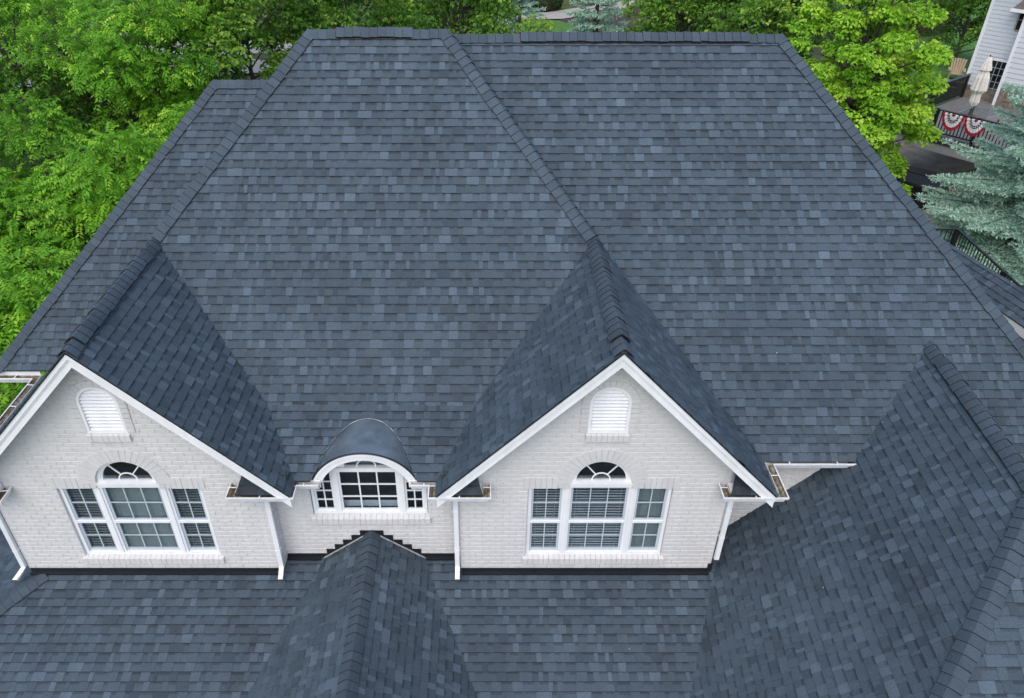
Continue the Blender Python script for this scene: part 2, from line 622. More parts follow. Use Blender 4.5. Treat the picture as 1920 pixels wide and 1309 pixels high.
def make_shingles():
    """every tab of every course: (list of (poly2d, tone, band_tone, h_low, h_high, v0), plane)"""
    tabs = []
    r = random.Random(11)
    for P in PLANES:
        us = [a for a, b in P['uv']]
        vs = [b for a, b in P['uv']]
        u0, u1, v1 = min(us), max(us), max(vs)
        dt = -0.42 if P['name'] == 'return' else 0.0
        k = 0
        while k * EXPO < v1:
            va = k * EXPO
            vb = va + EXPO
            u = u0 - r.random() * 0.4
            tooth = r.random() < 0.5
            wob = r.uniform(-0.004, 0.004)
            bt = r.uniform(-0.05, 0.05)
            drift = 0.0
            while u < u1:
                w = r.choice((0.06, 0.08, 0.10, 0.12, 0.14, 0.17, 0.21)) if tooth else r.choice((0.06, 0.09, 0.12, 0.15, 0.18))
                w *= r.uniform(0.85, 1.15)
                drift = 0.8 * drift + r.uniform(-0.0012, 0.0012)
                dv = wob + drift
                if tooth:
                    tp = 0.005
                    q = [(u + tp, va + dv), (u + w - tp, va + dv + r.uniform(-0.0012, 0.0012)), (u + w, vb + 0.014), (u, vb + 0.014)]
                    tn = tone_tooth(r) + dt + bt
                    for pc in P.get('pieces', [P['uv']]):
                        c = clip_poly(q, pc)
                        if len(c) > 2 and area2(c) > 1e-4:
                            tabs.append((P, c, tn, None, 0.0210, 0.0075, va + dv))
                else:
                    q = [(u - 0.012, va + dv + 0.001), (u + w + 0.012, va + dv + 0.001), (u + w + 0.012, vb + 0.014), (u - 0.012, vb + 0.014)]
                    tn = 0.42 + 0.24 * r.random() + dt + bt
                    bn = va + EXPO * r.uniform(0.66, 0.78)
                    for pc in P.get('pieces', [P['uv']]):
                        c = clip_poly(q, pc)
                        if len(c) > 2 and area2(c) > 1e-4:
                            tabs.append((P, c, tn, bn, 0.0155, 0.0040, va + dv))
                u += w
                tooth = not tooth
                if r.random() < 0.12:
                    bt = r.uniform(-0.06, 0.06)
            k += 1
    return tabs


def emit_tab(mb, tab):
    P, poly, tn, band, hl, hh, v0 = tab
    o, u, v, n = P['o'], P['u'], P['v'], P['n']

    def pt(q, extra=0.0):
        t = (q[1] - v0) / EXPO
        h = hl + (hh - hl) * max(0.0, min(1.15, t))
        return o + u * q[0] + v * q[1] + n * (h + extra)

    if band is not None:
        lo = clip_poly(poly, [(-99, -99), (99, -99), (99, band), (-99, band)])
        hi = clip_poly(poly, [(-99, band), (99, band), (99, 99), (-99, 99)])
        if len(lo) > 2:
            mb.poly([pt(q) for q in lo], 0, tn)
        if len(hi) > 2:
            mb.poly([pt(q) for q in hi], 0, tn - 0.26)  # product's dark granule band, with some shade under the next course painted in
    else:
        mb.poly([pt(q) for q in poly], 0, tn)
    m = len(poly)
    for i in range(m):
        a, b = poly[i], poly[(i + 1) % m]
        if min(a[1], b[1]) > v0 + EXPO * 0.98:
            continue
        low = abs(a[1] - b[1]) < 0.006 and a[1] < v0 + 0.02
        sk = 0.0105 if low else 0.0  # black cut edge, leaned out to double as the course's shadow line
        mb.poly([o + u * a[0] + v * (a[1] - sk) - n * 0.004, o + u * b[0] + v * (b[1] - sk) - n * 0.004, pt(b), pt(a)], 1 if low else 0, 0.2 if low else tn - 0.1)


roof_mb = MB()
for P in PLANES:
    for pc in P.get('pieces', [P['uv']]):
        roof_mb.poly([P['o'] + P['u'] * a + P['v'] * b - P['n'] * 0.006 for a, b in pc], 0, 0.3)
# back slopes that close the roof
roof_mb.poly([(-2.091, 5.085, 6.92), (0.137, 5.085, 6.92), (2.4, 7.6, 4.3), (-4.4, 7.6, 4.3)], 0, 0.4)
roof_mb.poly([(0.2, 5.39, 6.78), (5.683, 5.39, 6.78), (10.16, 10.3, 1.84), (-0.6, 10.3, 1.84)], 0, 0.4)
roof_mb.poly([(-4.183, 6.247, 5.81), (-3.0, 6.247, 5.81), (-2.0, 9.8, 1.89), (-7.743, 9.8, 1.89)], 0, 0.4)
roof = roof_mb.build('roof', M['shingle'], house)

tabs = make_shingles()


def tab_size(t):
    P, poly = t[0], t[1]
    pp = [screen(P['o'] + P['u'] * q[0] + P['v'] * q[1]) for q in poly]
    cx = sum(p[0] for p in pp) / len(pp)
    cy = sum(p[1] for p in pp) / len(pp)
    if not (10 < cx < 1910 and 10 < cy < 1299):
        return 0.0
    # only planes the camera sees well, and not what lies under another roof
    c = P['o'] + P['u'] * (sum(q[0] for q in poly) / len(poly)) + P['v'] * (sum(q[1] for q in poly) / len(poly))
    if P['name'] == 'low_front':
        if abs(c.x - SX) * -SM + SZ > c.z - 0.02 or c.y > -0.1 or c.z < wz(c.x, c.y):
            return 0.0
    elif P['name'] in ('porch_gable_left', 'porch_gable_right'):
        if c.z < -0.08 + LS * c.y + 0.05:
            return 0.0
    elif P['name'] == 'wing_left':
        if c.z < -0.08 + LS * c.y + 0.05 or c.y > -0.3:
            return 0.0
    elif P['name'] != 'wing_front':
        return 0.0
    return area2(pp)


order = sorted(range(len(tabs)), key=lambda i: -tab_size(tabs[i]))
own = set(order[:300])
field = MB()
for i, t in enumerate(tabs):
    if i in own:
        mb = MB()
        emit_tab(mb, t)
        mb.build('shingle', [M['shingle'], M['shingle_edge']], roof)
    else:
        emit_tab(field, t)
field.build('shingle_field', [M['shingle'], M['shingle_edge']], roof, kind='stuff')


# ------------------------------------------------------------------ ridge and hip caps, ridge vents
def side_dirs(P0, P1, nA, nB):
    d = (P1 - P0).normalized()
    a = nA.cross(d).normalized()
    b = nB.cross(d).normalized()
    if a.z > 0:
        a = -a
    if b.z > 0:
        b = -b
    return d, a, b


def one_cap(mb, c0, c1, a, b, nA, nB, w, lift, tone):
    up = (nA + nB).normalized()
    l0, l1 = lift + 0.016, lift + 0.004

    def prof(c, l):
        return [c + a * w + nA * l, c + a * 0.070 + nA * (l + 0.006), c + a * 0.020 + up * (l + 0.014), c + b * 0.020 + up * (l + 0.014), c + b * 0.070 + nB * (l + 0.006), c + b * w + nB * l]
    dd = (c1 - c0).normalized()
    p0, p1 = prof(c0 + dd * 0.009, l0), prof(c1, l1)
    q0, q1 = prof(c0, l0 - 0.013), prof(c1, l1 - 0.013)
    for i in range(5):
        mb.poly([p0[i], p0[i + 1], p1[i + 1], p1[i]], 0, tone)
        mb.poly([q0[i], q0[i + 1], p0[i + 1], p0[i]], 1, 0.2)  # cut edge bevelled wide, its black also painting the gap shadow at joints
    mb.poly([q0[0], p0[0], p1[0], q1[0]], 1, 0.2)
    mb.poly([q0[5], q1[5], p1[5], p0[5]], 1, 0.2)


capr = random.Random(5)


def caps(P0, P1, nA, nB, parent, w=0.142, lift=0.024, expo=0.137):
    """P0 is the low (first laid) end"""
    P0, P1 = V(P0), V(P1)
    d, a, b = side_dirs(P0, P1, nA, nB)
    ln = (P1 - P0).length
    n = max(1, int(round(ln / expo)))
    ex = ln / n
    t0 = 0.5
    for i in range(n):
        t0 = 0.44 + 0.24 * capr.random()
        mb = MB()
        sl = capr.uniform(-0.006, 0.006)
        c0 = P0 + d * (i * ex) + a * sl
        c1 = P0 + d * ((i + 1) * ex + 0.03) + a * sl
        one_cap(mb, c0, c1, a, b, nA, nB, w + capr.uniform(-0.004, 0.004), lift, t0)
        mb.build('ridge_cap', [M['shingle'], M['shingle_edge']], parent)


def vent(P0, P1, nA, nB, w=0.132, lift=0.040):
    P0, P1 = V(P0), V(P1)
    d, a, b = side_dirs(P0, P1, nA, nB)
    up = (nA + nB).normalized()
    mb = MB()
    pr = []
    for c in (P0, P1):
        pr.append([c + a * w + nA * 0.020, c + a * w + nA * lift, c + up * (lift + 0.006), c + b * w + nB * lift, c + b * w + nB * 0.020, c + up * 0.02])
    for i in range(6):
        j = (i + 1) % 6
        mb.poly([pr[0][i], pr[0][j], pr[1][j], pr[1][i]])
    mb.poly(pr[0][::-1])
    mb.poly(pr[1])
    # thin lower lip
    for s_, nn in ((a, nA), (b, nB)):
        mb.beam(P0 + s_ * (w + 0.012) + nn * 0.014, P1 + s_ * (w + 0.012) + nn * 0.014, nn, 0.02, 0.008)
    o = mb.build('ridge_vent', M['vent_plastic'], house)
    caps(P0, P1, nA, nB, o, w + 0.004, lift + 0.004, 0.137)
    return o


nC, nR, nLf = P_central['n'], P_right['n'], P_left['n']
nBack = V((0, 0.74, 0.67))
# main ridges
zr = 6.927
caps((-2.091, 5.085, zr), (-1.64, 5.085, zr), nC, nBack, roof)
vent((-1.64, 5.085, zr + 0.01), (-0.43, 5.085, zr + 0.01), nC, nBack)
caps((-0.43, 5.085, zr), (0.16, 5.085, zr), nC, nBack, roof)
caps((0.24, 5.39, 6.79), (1.35, 5.39, 6.79), nR, nBack, roof)
vent((1.35, 5.39, 6.80), (5.12, 5.39, 6.80), nR, nBack)
caps((5.12, 5.39, 6.79), (5.70, 5.39, 6.79), nR, nBack, roof)
caps((-4.20, 6.247, 5.817), (-3.05, 6.247, 5.817), nLf, nBack, roof)
# hips
caps((-4.40, 2.775, 4.381), (-2.091, 5.085, 6.927), nC, P_cside['n'], roof, w=0.148, lift=0.028)
caps((2.46, 2.778, 4.383), (0.137, 5.085, 6.927), nC, P_strip['n'], roof, w=0.146, lift=0.027)
caps((9.70, 0.948, 2.348), (5.683, 5.39, 6.790), nR, P_rhip['n'], roof)
caps((-7.743, 2.687, 1.89), (-4.183, 6.247, 5.817), nLf, P_lhip['n'], roof)
# gable ridges
caps((CL, -0.335, ZG), (CL, -0.08, ZG), P_lgr['n'], P_lgl['n'], roof)
vent((CL, -0.08, ZG + 0.006), (CL, 2.20, ZG + 0.006), P_lgr['n'], P_lgl['n'])
caps((CL, 2.20, ZG), (CL, 2.80, ZG), P_lgr['n'], P_lgl['n'], roof)
caps((CR, -0.335, ZG), (CR, -0.03, ZG), P_rgl['n'], P_rgr['n'], roof)
vent((CR, -0.03, ZG + 0.006), (CR, 2.30, ZG + 0.006), P_rgl['n'], P_rgr['n'])
caps((CR, 2.30, ZG), (CR, 2.80, ZG), P_rgl['n'], P_rgr['n'], roof)
# wing
def wr(t, dz=0.0):
    p = W1 + (W0 - W1) * t
    return (p.x, p.y, WZ + dz)


vent(wr(0.01, 0.012), wr(0.81, 0.012), P_wl['n'], P_wr['n'])
caps(wr(0.81), wr(0.965), P_wl['n'], P_wr['n'], roof)
caps((W1.x - HA * 2.2, W1.y - 2.2, wz(W1.x - HA * 2.2, W1.y - 2.2)), (W1.x, W1.y, WZ), P_wl['n'], P_wf['n'], roof, w=0.132)
# porch gable, lower left hip
caps((SX, -2.6, SZ), (SX, 0.20, SZ), P_sgl['n'], P_sgr['n'], roof)
caps((-7.4, -1.25, -0.08 - LS * 1.25), (-6.22, -0.07, -0.08 - LS * 0.07), P_low['n'], P_lowl['n'], roof)

# ------------------------------------------------------------------ brick walls
BW, BH = 0.205, 0.0847          # brick length and course height with joint
JT = 0.010
brick_variants = []
brr = random.Random(3)


def brick_hexa(mb, x0, x1, y, z0, z1, d=0.0060, j=0.0015):
    """painted brick: bevelled face standing d proud of the mortar plane y"""
    bv = 0.0055
    yb, yf = y + 0.004, y - d
    o = [(x0, yb, z0), (x1, yb, z0), (x1, yb, z1), (x0, yb, z1)]
    jj = lambda: brr.uniform(-j, j)
    f = [(x0 + bv, yf + jj(), z0 + bv + jj()), (x1 - bv, yf + jj(), z0 + bv + jj()), (x1 - bv, yf + jj(), z1 - bv + jj()), (x0 + bv, yf + jj(), z1 - bv + jj())]
    i = len(mb.v)
    mb.v.extend(o + f)
    for q in ((4, 5, 6, 7), (0, 1, 5, 4), (1, 2, 6, 5), (2, 3, 7, 6), (3, 0, 4, 7)):
        mb.face([i + k for k in q])


for k in range(10):
    mb = MB()
    brick_hexa(mb, -(BW - JT) / 2, (BW - JT) / 2, 0, -(BH - JT) / 2, (BH - JT) / 2)
    brick_variants.append(mb.mesh('brick', [M['brick']]))

BRICKS = []   # (wall, x, y, z)


def subtract(iv, a, b):
    out = []
    for p, q in iv:
        if b <= p or a >= q:
            out.append((p, q))
        else:
            if a > p:
                out.append((p, a))
            if b < q:
                out.append((b, q))
    return out


def brick_wall(y, z0, z1, span, holes, phase=0.0, thick=0.10, name='wall'):
    """span(zlo,zhi)->(xa,xb) ; holes: f(zlo,zhi)->(xa,xb) or None"""
    back, part = MB(), MB()
    full = []
    k = 0
    z = z0
    while z < z1 - 1e-6:
        zt = min(z + BH, z1)
        sp = span(z, zt)
        if sp and sp[1] - sp[0] > 0.03:
            iv = [sp]
            for h in holes:
                r = h(z, zt)
                if r:
                    iv = subtract(iv, *r)
            for a, b in iv:
                back.box(a, b, y, y + thick, z, zt)
                off = phase + (BW / 2 if k % 2 else 0.0)
                i0 = math.floor((a - off) / BW)
                x = off + i0 * BW
                while x < b:
                    p, q = max(x, a), min(x + BW, b)
                    if q - p > 0.025:
                        if p == x and q == x + BW and zt - z > BH * 0.98:
                            full.append((x + BW / 2, z + BH / 2))
                        else:
                            brick_hexa(part, p + JT / 2, q - JT / 2, y, z + JT / 2, zt - JT / 2)
                    x += BW
        z = zt
        k += 1
    w = back.build(name, M['mortar'], house)
    for x, zz in full:
        BRICKS.append((w, x, y, zz))
    w['_part'] = 0
    del w['_part']
    PARTIAL.append((w, part))
    return w


PARTIAL = []


def gable_holes(c):
    def win(a, b):
        return (c - 1.055, c + 1.055) if b > 0.27 and a < 1.745 else None

    def arch(a, b):
        if b <= 1.74:
            return None
        h = a - 1.83
        if h >= 0.46:
            return None
        hw = 0.45 if h <= 0 else math.sqrt(max(0.0, 0.46 ** 2 - h * h))
        return (c - hw, c + hw)

    def ventw(a, b):
        if b < 2.70 or a > 3.60:
            return None
        h = a - 3.31
        hw = 0.285 if h <= 0 else math.sqrt(max(0.0, 0.285 ** 2 - h * h))
        return (c - hw, c + hw) if hw > 0.03 else None
    return [win, arch, ventw]


def rake_span(c, x0, x1):
    def f(a, b):
        top = ZG - 0.17
        h = (top - b) / MG
        if h <= 0:
            return None
        return (max(x0, c - h), min(x1, c + h))
    return f


XL0, XL1, XR0, XR1 = -6.447, -2.409, 0.380, 4.326
wall_l = brick_wall(0.0, -0.02, 4.15, rake_span(CL, XL0, XL1), gable_holes(WL), 0.03)
wall_r = brick_wall(0.0, -0.02, 4.15, rake_span(CR, XR0, XR1), gable_holes(WR), 0.11)
YC = 0.225


def centre_holes():
    def a1(a, b):
        return (-1.865, -0.105) if b > 0.95 else None
    return [a1]


wall_c = brick_wall(YC, 0.02, 1.80, lambda a, b: (XL1 - 0.05, XR0 + 0.05), centre_holes(), 0.06)
wall_s = brick_wall(0.66, -0.6, 1.80, lambda a, b: (XR1 - 0.05, 7.2), [], 0.0)


def side_wall(x, ya, yb, za, zb, sgn):
    """brick return wall running back from a gable corner (faces +x or -x)"""
    mb = MB()
    mb.box(min(x, x - sgn * 0.1), max(x, x - sgn * 0.1), ya, yb, za, zb)
    w = mb.build('wall', M['mortar'], house)
    part = MB()
    k = 0
    z = za
    while z < zb - 0.02:
        zt = min(z + BH, zb)
        y = ya + (0.1 if k % 2 else 0.0)
        while y < yb - 0.03:
            y2 = min(y + BW, yb)
            t = MB()
            brick_hexa(t, y + JT / 2, y2 - JT / 2, 0, z + JT / 2, zt - JT / 2)
            i = len(part.v)
            part.v.extend([(x - sgn * vy, vx, vz) for vx, vy, vz in t.v])
            for f in t.f:
                part.face([i + q for q in (f if sgn > 0 else f[::-1])])
            y += BW
        z = zt
        k += 1
    part.build('brick_field', M['brick'], w, kind='stuff')
    return w


side_wall(XL1, 0.101, YC - 0.001, -0.02, 1.80, 1)
side_wall(XR0, 0.101, YC - 0.001, -0.02, 1.80, -1)
side_wall(XR1, 0.101, 0.66, -0.6, 1.80, 1)
side_wall(XL0, 0.101, 3.0, -0.6, 1.75, -1)

BRICKS.sort(key=lambda b: (V((b[1], b[2], b[3])) - CAM_LOC).length if 20 < screen((b[1], b[2], b[3]))[0] < 1900 and b[0] is not wall_s else 99)
for i, (w, x, y, z) in enumerate(BRICKS[:300]):
    o = bpy.data.objects.new('brick', brick_variants[i % 10])
    o.location = (x, y, z)
    link(o, w)
for w, part in PARTIAL:
    for (ww, x, y, z) in BRICKS[300:]:
        if ww is w:
            brick_hexa(part, x - (BW - JT) / 2, x + (BW - JT) / 2, y, z - (BH - JT) / 2, z + (BH - JT) / 2)
    part.build('brick_field', M['brick'], w, kind='stuff')


def wedge(mb, c, cz, r0, r1, t0, t1, y0, y1):
    p = []
    for y in (y0, y1):
        for r, t in ((r0, t0), (r1, t0), (r1, t1), (r0, t1)):
            p.append((c + r * math.cos(t), y, cz + r * math.sin(t)))
    mb.hexa([p[0], p[1], p[5], p[4], p[3], p[2], p[6], p[7]])


def arch_bricks(wall, c, cz, r0, r1, n, y0, y1, legs=0.0):
    g = 0.0025
    for i in range(n):
        t0, t1 = math.pi * i / n, math.pi * (i + 1) / n
        mb = MB()
        wedge(mb, c, cz, r0, r1 + brr.uniform(-0.006, 0.004), t0 + g / r1, t1 - g / r1, y0 + brr.uniform(-0.002, 0.002), y1)
        mb.build('arch_brick', M['brick'], wall)
    if legs:
        m = int(round(legs / BH))
        for s in (-1, 1):
            for i in range(m):
                z1 = cz - i * legs / m
                z0 = cz - (i + 1) * legs / m
                mb = MB()
                a, b = sorted((c + s * r0, c + s * r1))
                mb.box(a, b, y0 + brr.uniform(-0.002, 0.002), y1, z0 + 0.005, z1 - 0.004)
                mb.build('arch_brick', M['brick'], wall)


def rowlocks(wall, x0, x1, y0, y1, z0, z1, n, slope=0.0, name='sill_brick'):
    w = (x1 - x0) / n
    for i in range(n):
        mb = MB()
        a, b = x0 + i * w + 0.002, x0 + (i + 1) * w - 0.002
        j = brr.uniform(-0.003, 0.003)
        mb.hexa([(a, y0 + j, z0), (b, y0 + j, z0), (b, y1, z0), (a, y1, z0), (a, y0 + j, z1 - slope), (b, y0 + j, z1 - slope), (b, y1, z1), (a, y1, z1)])
        mb.build(name, M['brick'], wall)


for wall, c in ((wall_l, WL), (wall_r, WR)):
    arch_bricks(wall, c, 1.83, 0.437, 0.66, 21, -0.017, 0.09)
    arch_bricks(wall, c, 3.31, 0.278, 0.385, 13, -0.020, 0.06, legs=0.50)
    rowlocks(wall, c - 0.30, c + 0.30, -0.045, 0.05, 2.66, 2.80, 8, 0.03)
    rowlocks(wall, c - 1.10, c + 1.10, -0.050, 0.06, 0.135, 0.285, 27, 0.035)
    # flat soldier heads over the side lights
    for s in (-1, 1):
        a, b = sorted((c + s * 1.12, c + s * 0.63))
        rowlocks(wall, a, b, -0.016, 0.09, 1.735, 1.945, 6, 0.0, 'soldier_brick')
        a, b = sorted((c + s * 0.625, c + s * 0.46))
        rowlocks(wall, a, b, -0.013, 0.09, 1.738, 1.826, 2, 0.0, 'soldier_brick')
rowlocks(wall_c, -1.90, -0.07, YC - 0.055, YC + 0.05, 0.79, 0.94, 22, 0.04)


# ------------------------------------------------------------------ windows
def obox(name, mat, parent, *b):
    mb = MB()
    mb.box(*b)
    return mb.build(name, mat, parent)


def sash(win, x0, x1, z0, z1, y, nx, nz, blind, tilt, bottom_rail=0.045, mw=0.016, fm='muntin'):
    """a sash: stiles and rails, glazing bars, one pane per light, blind behind"""
    st = 0.032
    mb = MB()
    mb.box(x0, x0 + st, y, y + 0.03, z0, z1)
    mb.box(x1 - st, x1, y, y + 0.03, z0, z1)
    mb.box(x0 + st, x1 - st, y, y + 0.03, z0, z0 + bottom_rail)
    mb.box(x0 + st, x1 - st, y, y + 0.03, z1 - 0.03, z1)
    mb.build('sash', M[fm] if fm == 'muntin' else M['trim'], win)
    a, b, c, d = x0 + st, x1 - st, z0 + bottom_rail, z1 - 0.03
    for i in range(1, nx):
        x = a + (b - a) * i / nx
        obox('muntin', M[fm], win, x - mw / 2, x + mw / 2, y + 0.006, y + 0.020, c, d)
    for k in range(1, nz):
        z = c + (d - c) * k / nz
        obox('muntin', M[fm], win, a, b, y + 0.0045, y + 0.0215, z - mw / 2, z + mw / 2)
    for i in range(nx):
        for k in range(nz):
            obox('pane', M['glass'], win, a + (b - a) * i / nx, a + (b - a) * (i + 1) / nx, y + 0.012, y + 0.015, c + (d - c) * k / nz, c + (d - c) * (k + 1) / nz)


def blinds(win, x0, x1, z0, z1, y, tilt, mat):
    mb = MB()
    n = max(1, int((z1 - z0) / 0.052))
    hwid = 0.0125 if tilt < 0.6 else 0.026
    for i in range(n):
        z = z0 + (i + 0.5) * (z1 - z0) / n
        dy, dz = hwid * math.cos(tilt), hwid * math.sin(tilt)
        mb.hexa([(x0, y - dy, z - dz - 0.0015), (x1, y - dy, z - dz - 0.0015), (x1, y + dy, z + dz - 0.0015), (x0, y + dy, z + dz - 0.0015),
                 (x0, y - dy, z - dz + 0.0015), (x1, y - dy, z - dz + 0.0015), (x1, y + dy, z + dz + 0.0015), (x0, y + dy, z + dz + 0.0015)])
    for x in (x0 + 0.08, x1 - 0.08):
        mb.box(x - 0.003, x + 0.003, y - 0.026, y - 0.024, z0, z1)
    mb.build('blind', M[mat], win, kind='stuff')


def gable_window(c, specs):
    mb = MB()
    y0, y1 = 0.035, 0.10
    zb, zt = 0.27, 1.745
    hw = 1.05
    # outer frame, mullions, meeting rails, transom bar
    mb.box(c - hw, c - hw + 0.05, y0, y1, zb, zt)
    mb.box(c + hw - 0.05, c + hw, y0, y1, zb, zt)
    mb.box(c - hw + 0.05, c + hw - 0.05, y0 - 0.004, y1, zb, zb + 0.045)
    win = mb.build('window', M['trim'], house)
    for s in (-1, 1):
        a, b = sorted((c + s * 0.42, c + s * 0.55))
        m2 = MB()
        m2.box(a, b, y0 + 0.006, y1, zb + 0.045, zt + 0.02)
        m2.box(a + 0.035, b - 0.035, y0 - 0.012, y0 + 0.006, zb + 0.045, zt + 0.02)
        m2.build('mullion', M['trim'], win)
    m2 = MB()
    m2.box(c - 0.47, c + 0.47, y0 - 0.028, y1, zt - 0.01, zt + 0.095)
    m2.box(c - 0.50, c + 0.50, y0 - 0.045, y0 - 0.028, zt + 0.05, zt + 0.095)
    m2.build('transom', M['trim'], win)
    zm = 0.985
    for (x0, x1, nx), (bm, tl, bm2, tl2) in zip(((c - 1.0, c - 0.55, 2), (c - 0.42, c + 0.42, 3), (c + 0.55, c + 1.0, 2)), specs):
        obox('meeting_rail', M['trim'], win, x0, x1, y0 - 0.002, y1 - 0.01, zm - 0.018, zm + 0.02)
        sash(win, x0, x1, zm + 0.02, zt - 0.008, 0.058, nx, 2, None, 0, 0.03)
        sash(win, x0, x1, zb + 0.045, zm - 0.018, 0.070, nx, 2, None, 0, 0.055)
        blinds(win, x0 + 0.01, x1 - 0.01, zm, zt, 0.125, tl, bm)
        blinds(win, x0 + 0.01, x1 - 0.01, zb + 0.05, zm, 0.125, tl2, bm2)
    # arched transom light
    cz = zt + 0.09
    fr = MB()
    n = 24
    for i in range(n):
        wedge(fr, c, cz, 0.385, 0.440, math.pi * i / n, math.pi * (i + 1) / n, y0, y1)
        wedge(fr, c, cz, 0.362, 0.386, math.pi * i / n, math.pi * (i + 1) / n, y0 + 0.02, y1)
    fr.build('arch_frame', M['trim'], win)
    hub = MB()
    for i in range(14):
        wedge(hub, c, cz, 0.125, 0.142, math.pi * i / 14, math.pi * (i + 1) / 14, 0.062, 0.078)
    hub.build('muntin', M['trim'], win)
    for t in (math.radians(52), math.radians(128)):
        mb = MB()
        mb.beam((c + 0.142 * math.cos(t), 0.07, cz + 0.142 * math.sin(t)), (c + 0.366 * math.cos(t), 0.07, cz + 0.366 * math.sin(t)), (0, 1, 0), 0.017, 0.016)
        mb.build('muntin', M['trim'], win)
    lights = ((0, math.radians(52)), (math.radians(52), math.radians(128)), (math.radians(128), math.pi))
    for t0, t1 in lights:
        mb = MB()
        for i in range(6):
            wedge(mb, c, cz, 0.135, 0.365, t0 + (t1 - t0) * i / 6, t0 + (t1 - t0) * (i + 1) / 6, 0.070, 0.073)
        mb.build('pane', M['glass'], win)
    mb = MB()
    for i in range(10):
        wedge(mb, c, cz, 0.001, 0.127, math.pi * i / 10, math.pi * (i + 1) / 10, 0.070, 0.073)
    mb.build('pane', M['glass'], win)
    # dark room behind
    mb = MB()
    mb.box(c - 1.25, c + 1.25, 0.34, 0.36, 0.0, 2.5)
    mb.box(c - 1.25, c - 1.23, 0.102, 0.34, 0.0, 2.5)
    mb.box(c + 1.23, c + 1.25, 0.102, 0.34, 0.0, 2.5)
    mb.box(c - 1.23, c + 1.23, 0.102, 0.34, 2.45, 2.5)
    mb.box(c - 1.23, c + 1.23, 0.102, 0.34, 0.0, 0.15)
    mb.build('room_lining', M['dark_room'], win)
    return win


R_ = math.radians
gable_window(WL, (('blind_grey', R_(18), 'blind_grey', R_(18)), ('blind_grey', R_(62), 'blind_grey', R_(58)), ('blind_grey', R_(15), 'blind_grey', R_(20))))
gable_window(WR, (('blind', R_(8), 'blind', R_(10)), ('blind', R_(8), 'blind', R_(12)), ('blind_grey', R_(66), 'blind_grey', R_(64))))


# gable louvre vents
def gable_vent(c):
    mb = MB()
    cz, r, zb = 3.31, 0.282, 2.79
    n = 18
    for i in range(n):
        wedge(mb, c, cz, r - 0.045, r, math.pi * i / n, math.pi * (i + 1) / n, -0.012, 0.07)
    mb.box(c - r, c - r + 0.045, -0.012, 0.07, zb, cz)
    mb.box(c + r - 0.045, c + r, -0.012, 0.07, zb, cz)
    mb.box(c - r + 0.045, c + r - 0.045, -0.012, 0.07, zb, zb + 0.04)
    v = mb.build('gable_vent', M['trim'], house)
    obox('vent_backing', M['trim'], v, c - r + 0.02, c + r - 0.02, 0.062, 0.075, zb, cz + r - 0.05)
    z = zb + 0.05
    while z < cz + r - 0.06:
        h = z + 0.03 - cz
        hw = r - 0.04 if h <= 0 else math.sqrt(max(0.0, (r - 0.04) ** 2 - h * h))
        if hw > 0.05:
            m2 = MB()
            m2.hexa([(c - hw, 0.000, z), (c + hw, 0.000, z), (c + hw, 0.010, z - 0.010), (c - hw, 0.010, z - 0.010),
                     (c - hw, 0.050, z + 0.034), (c + hw, 0.050, z + 0.034), (c + hw, 0.058, z + 0.026), (c - hw, 0.058, z + 0.026)])
            m2.build('louvre', M['trim'], v)
        z += 0.058


gable_vent(WL)
gable_vent(WR)

# centre window under the arched dormer
mb = MB()
y0, y1 = YC + 0.03, YC + 0.10
for a, b in ((-1.855, -1.815), (-0.155, -0.115)):
    mb.box(a, b, y0, y1, 0.94, 1.80)
mb.box(-1.815, -0.155, y0 - 0.004, y1, 0.94, 0.985)
cwin = mb.build('window', M['trim'], house)
for a, b in ((-1.515, -1.425), (-0.535, -0.445)):
    obox('mullion', M['trim'], cwin, a, b, y0 - 0.006, y1, 0.985, 1.90)
obox('transom', M['trim'], cwin, -1.515, -0.445, y0 - 0.012, y1, 1.82, 1.895)
sash(cwin, -1.425, -0.535, 0.985, 1.82, YC + 0.05, 3, 3, None, 0, 0.04, 0.022, 'trim')
sash(cwin, -1.815, -1.515, 0.985, 1.80, YC + 0.055, 2, 4, None, 0, 0.04, 0.020, 'trim')
sash(cwin, -0.445, -0.155, 0.985, 1.80, YC + 0.055, 2, 4, None, 0, 0.04, 0.020, 'trim')
hub = MB()
for i in range(12):
    wedge(hub, DX, 1.895, 0.13, 0.150, math.pi * i / 12, math.pi * (i + 1) / 12, YC + 0.055, YC + 0.075)
hub.build('muntin', M['trim'], cwin)
mb = MB()
for i in range(16):
    wedge(mb, DX, 1.88, 0.02, 0.40, math.pi * i / 16, math.pi * (i + 1) / 16, YC + 0.078, YC + 0.082)
mb.build('pane', M['glass'], cwin)
mb = MB()
mb.box(-2.1, 0.1, YC + 0.20, YC + 0.22, 0.7, 1.84)
mb.box(DX - 0.45, DX + 0.45, YC + 0.205, YC + 0.225, 1.84, 2.04)
mb.box(DX - 0.30, DX + 0.30, YC + 0.205, YC + 0.225, 2.04, 2.18)
mb.box(-2.1, 0.1, YC + 0.13, YC + 0.20, 0.7, 0.9)
mb.build('room_lining', M['dark_room'], cwin)
blinds(cwin, -1.42, -0.54, 0.99, 1.10, YC + 0.15, R_(60), 'blind')
blinds(cwin, -1.30, -0.66, 1.90, 2.12, YC + 0.15, R_(35), 'blind')

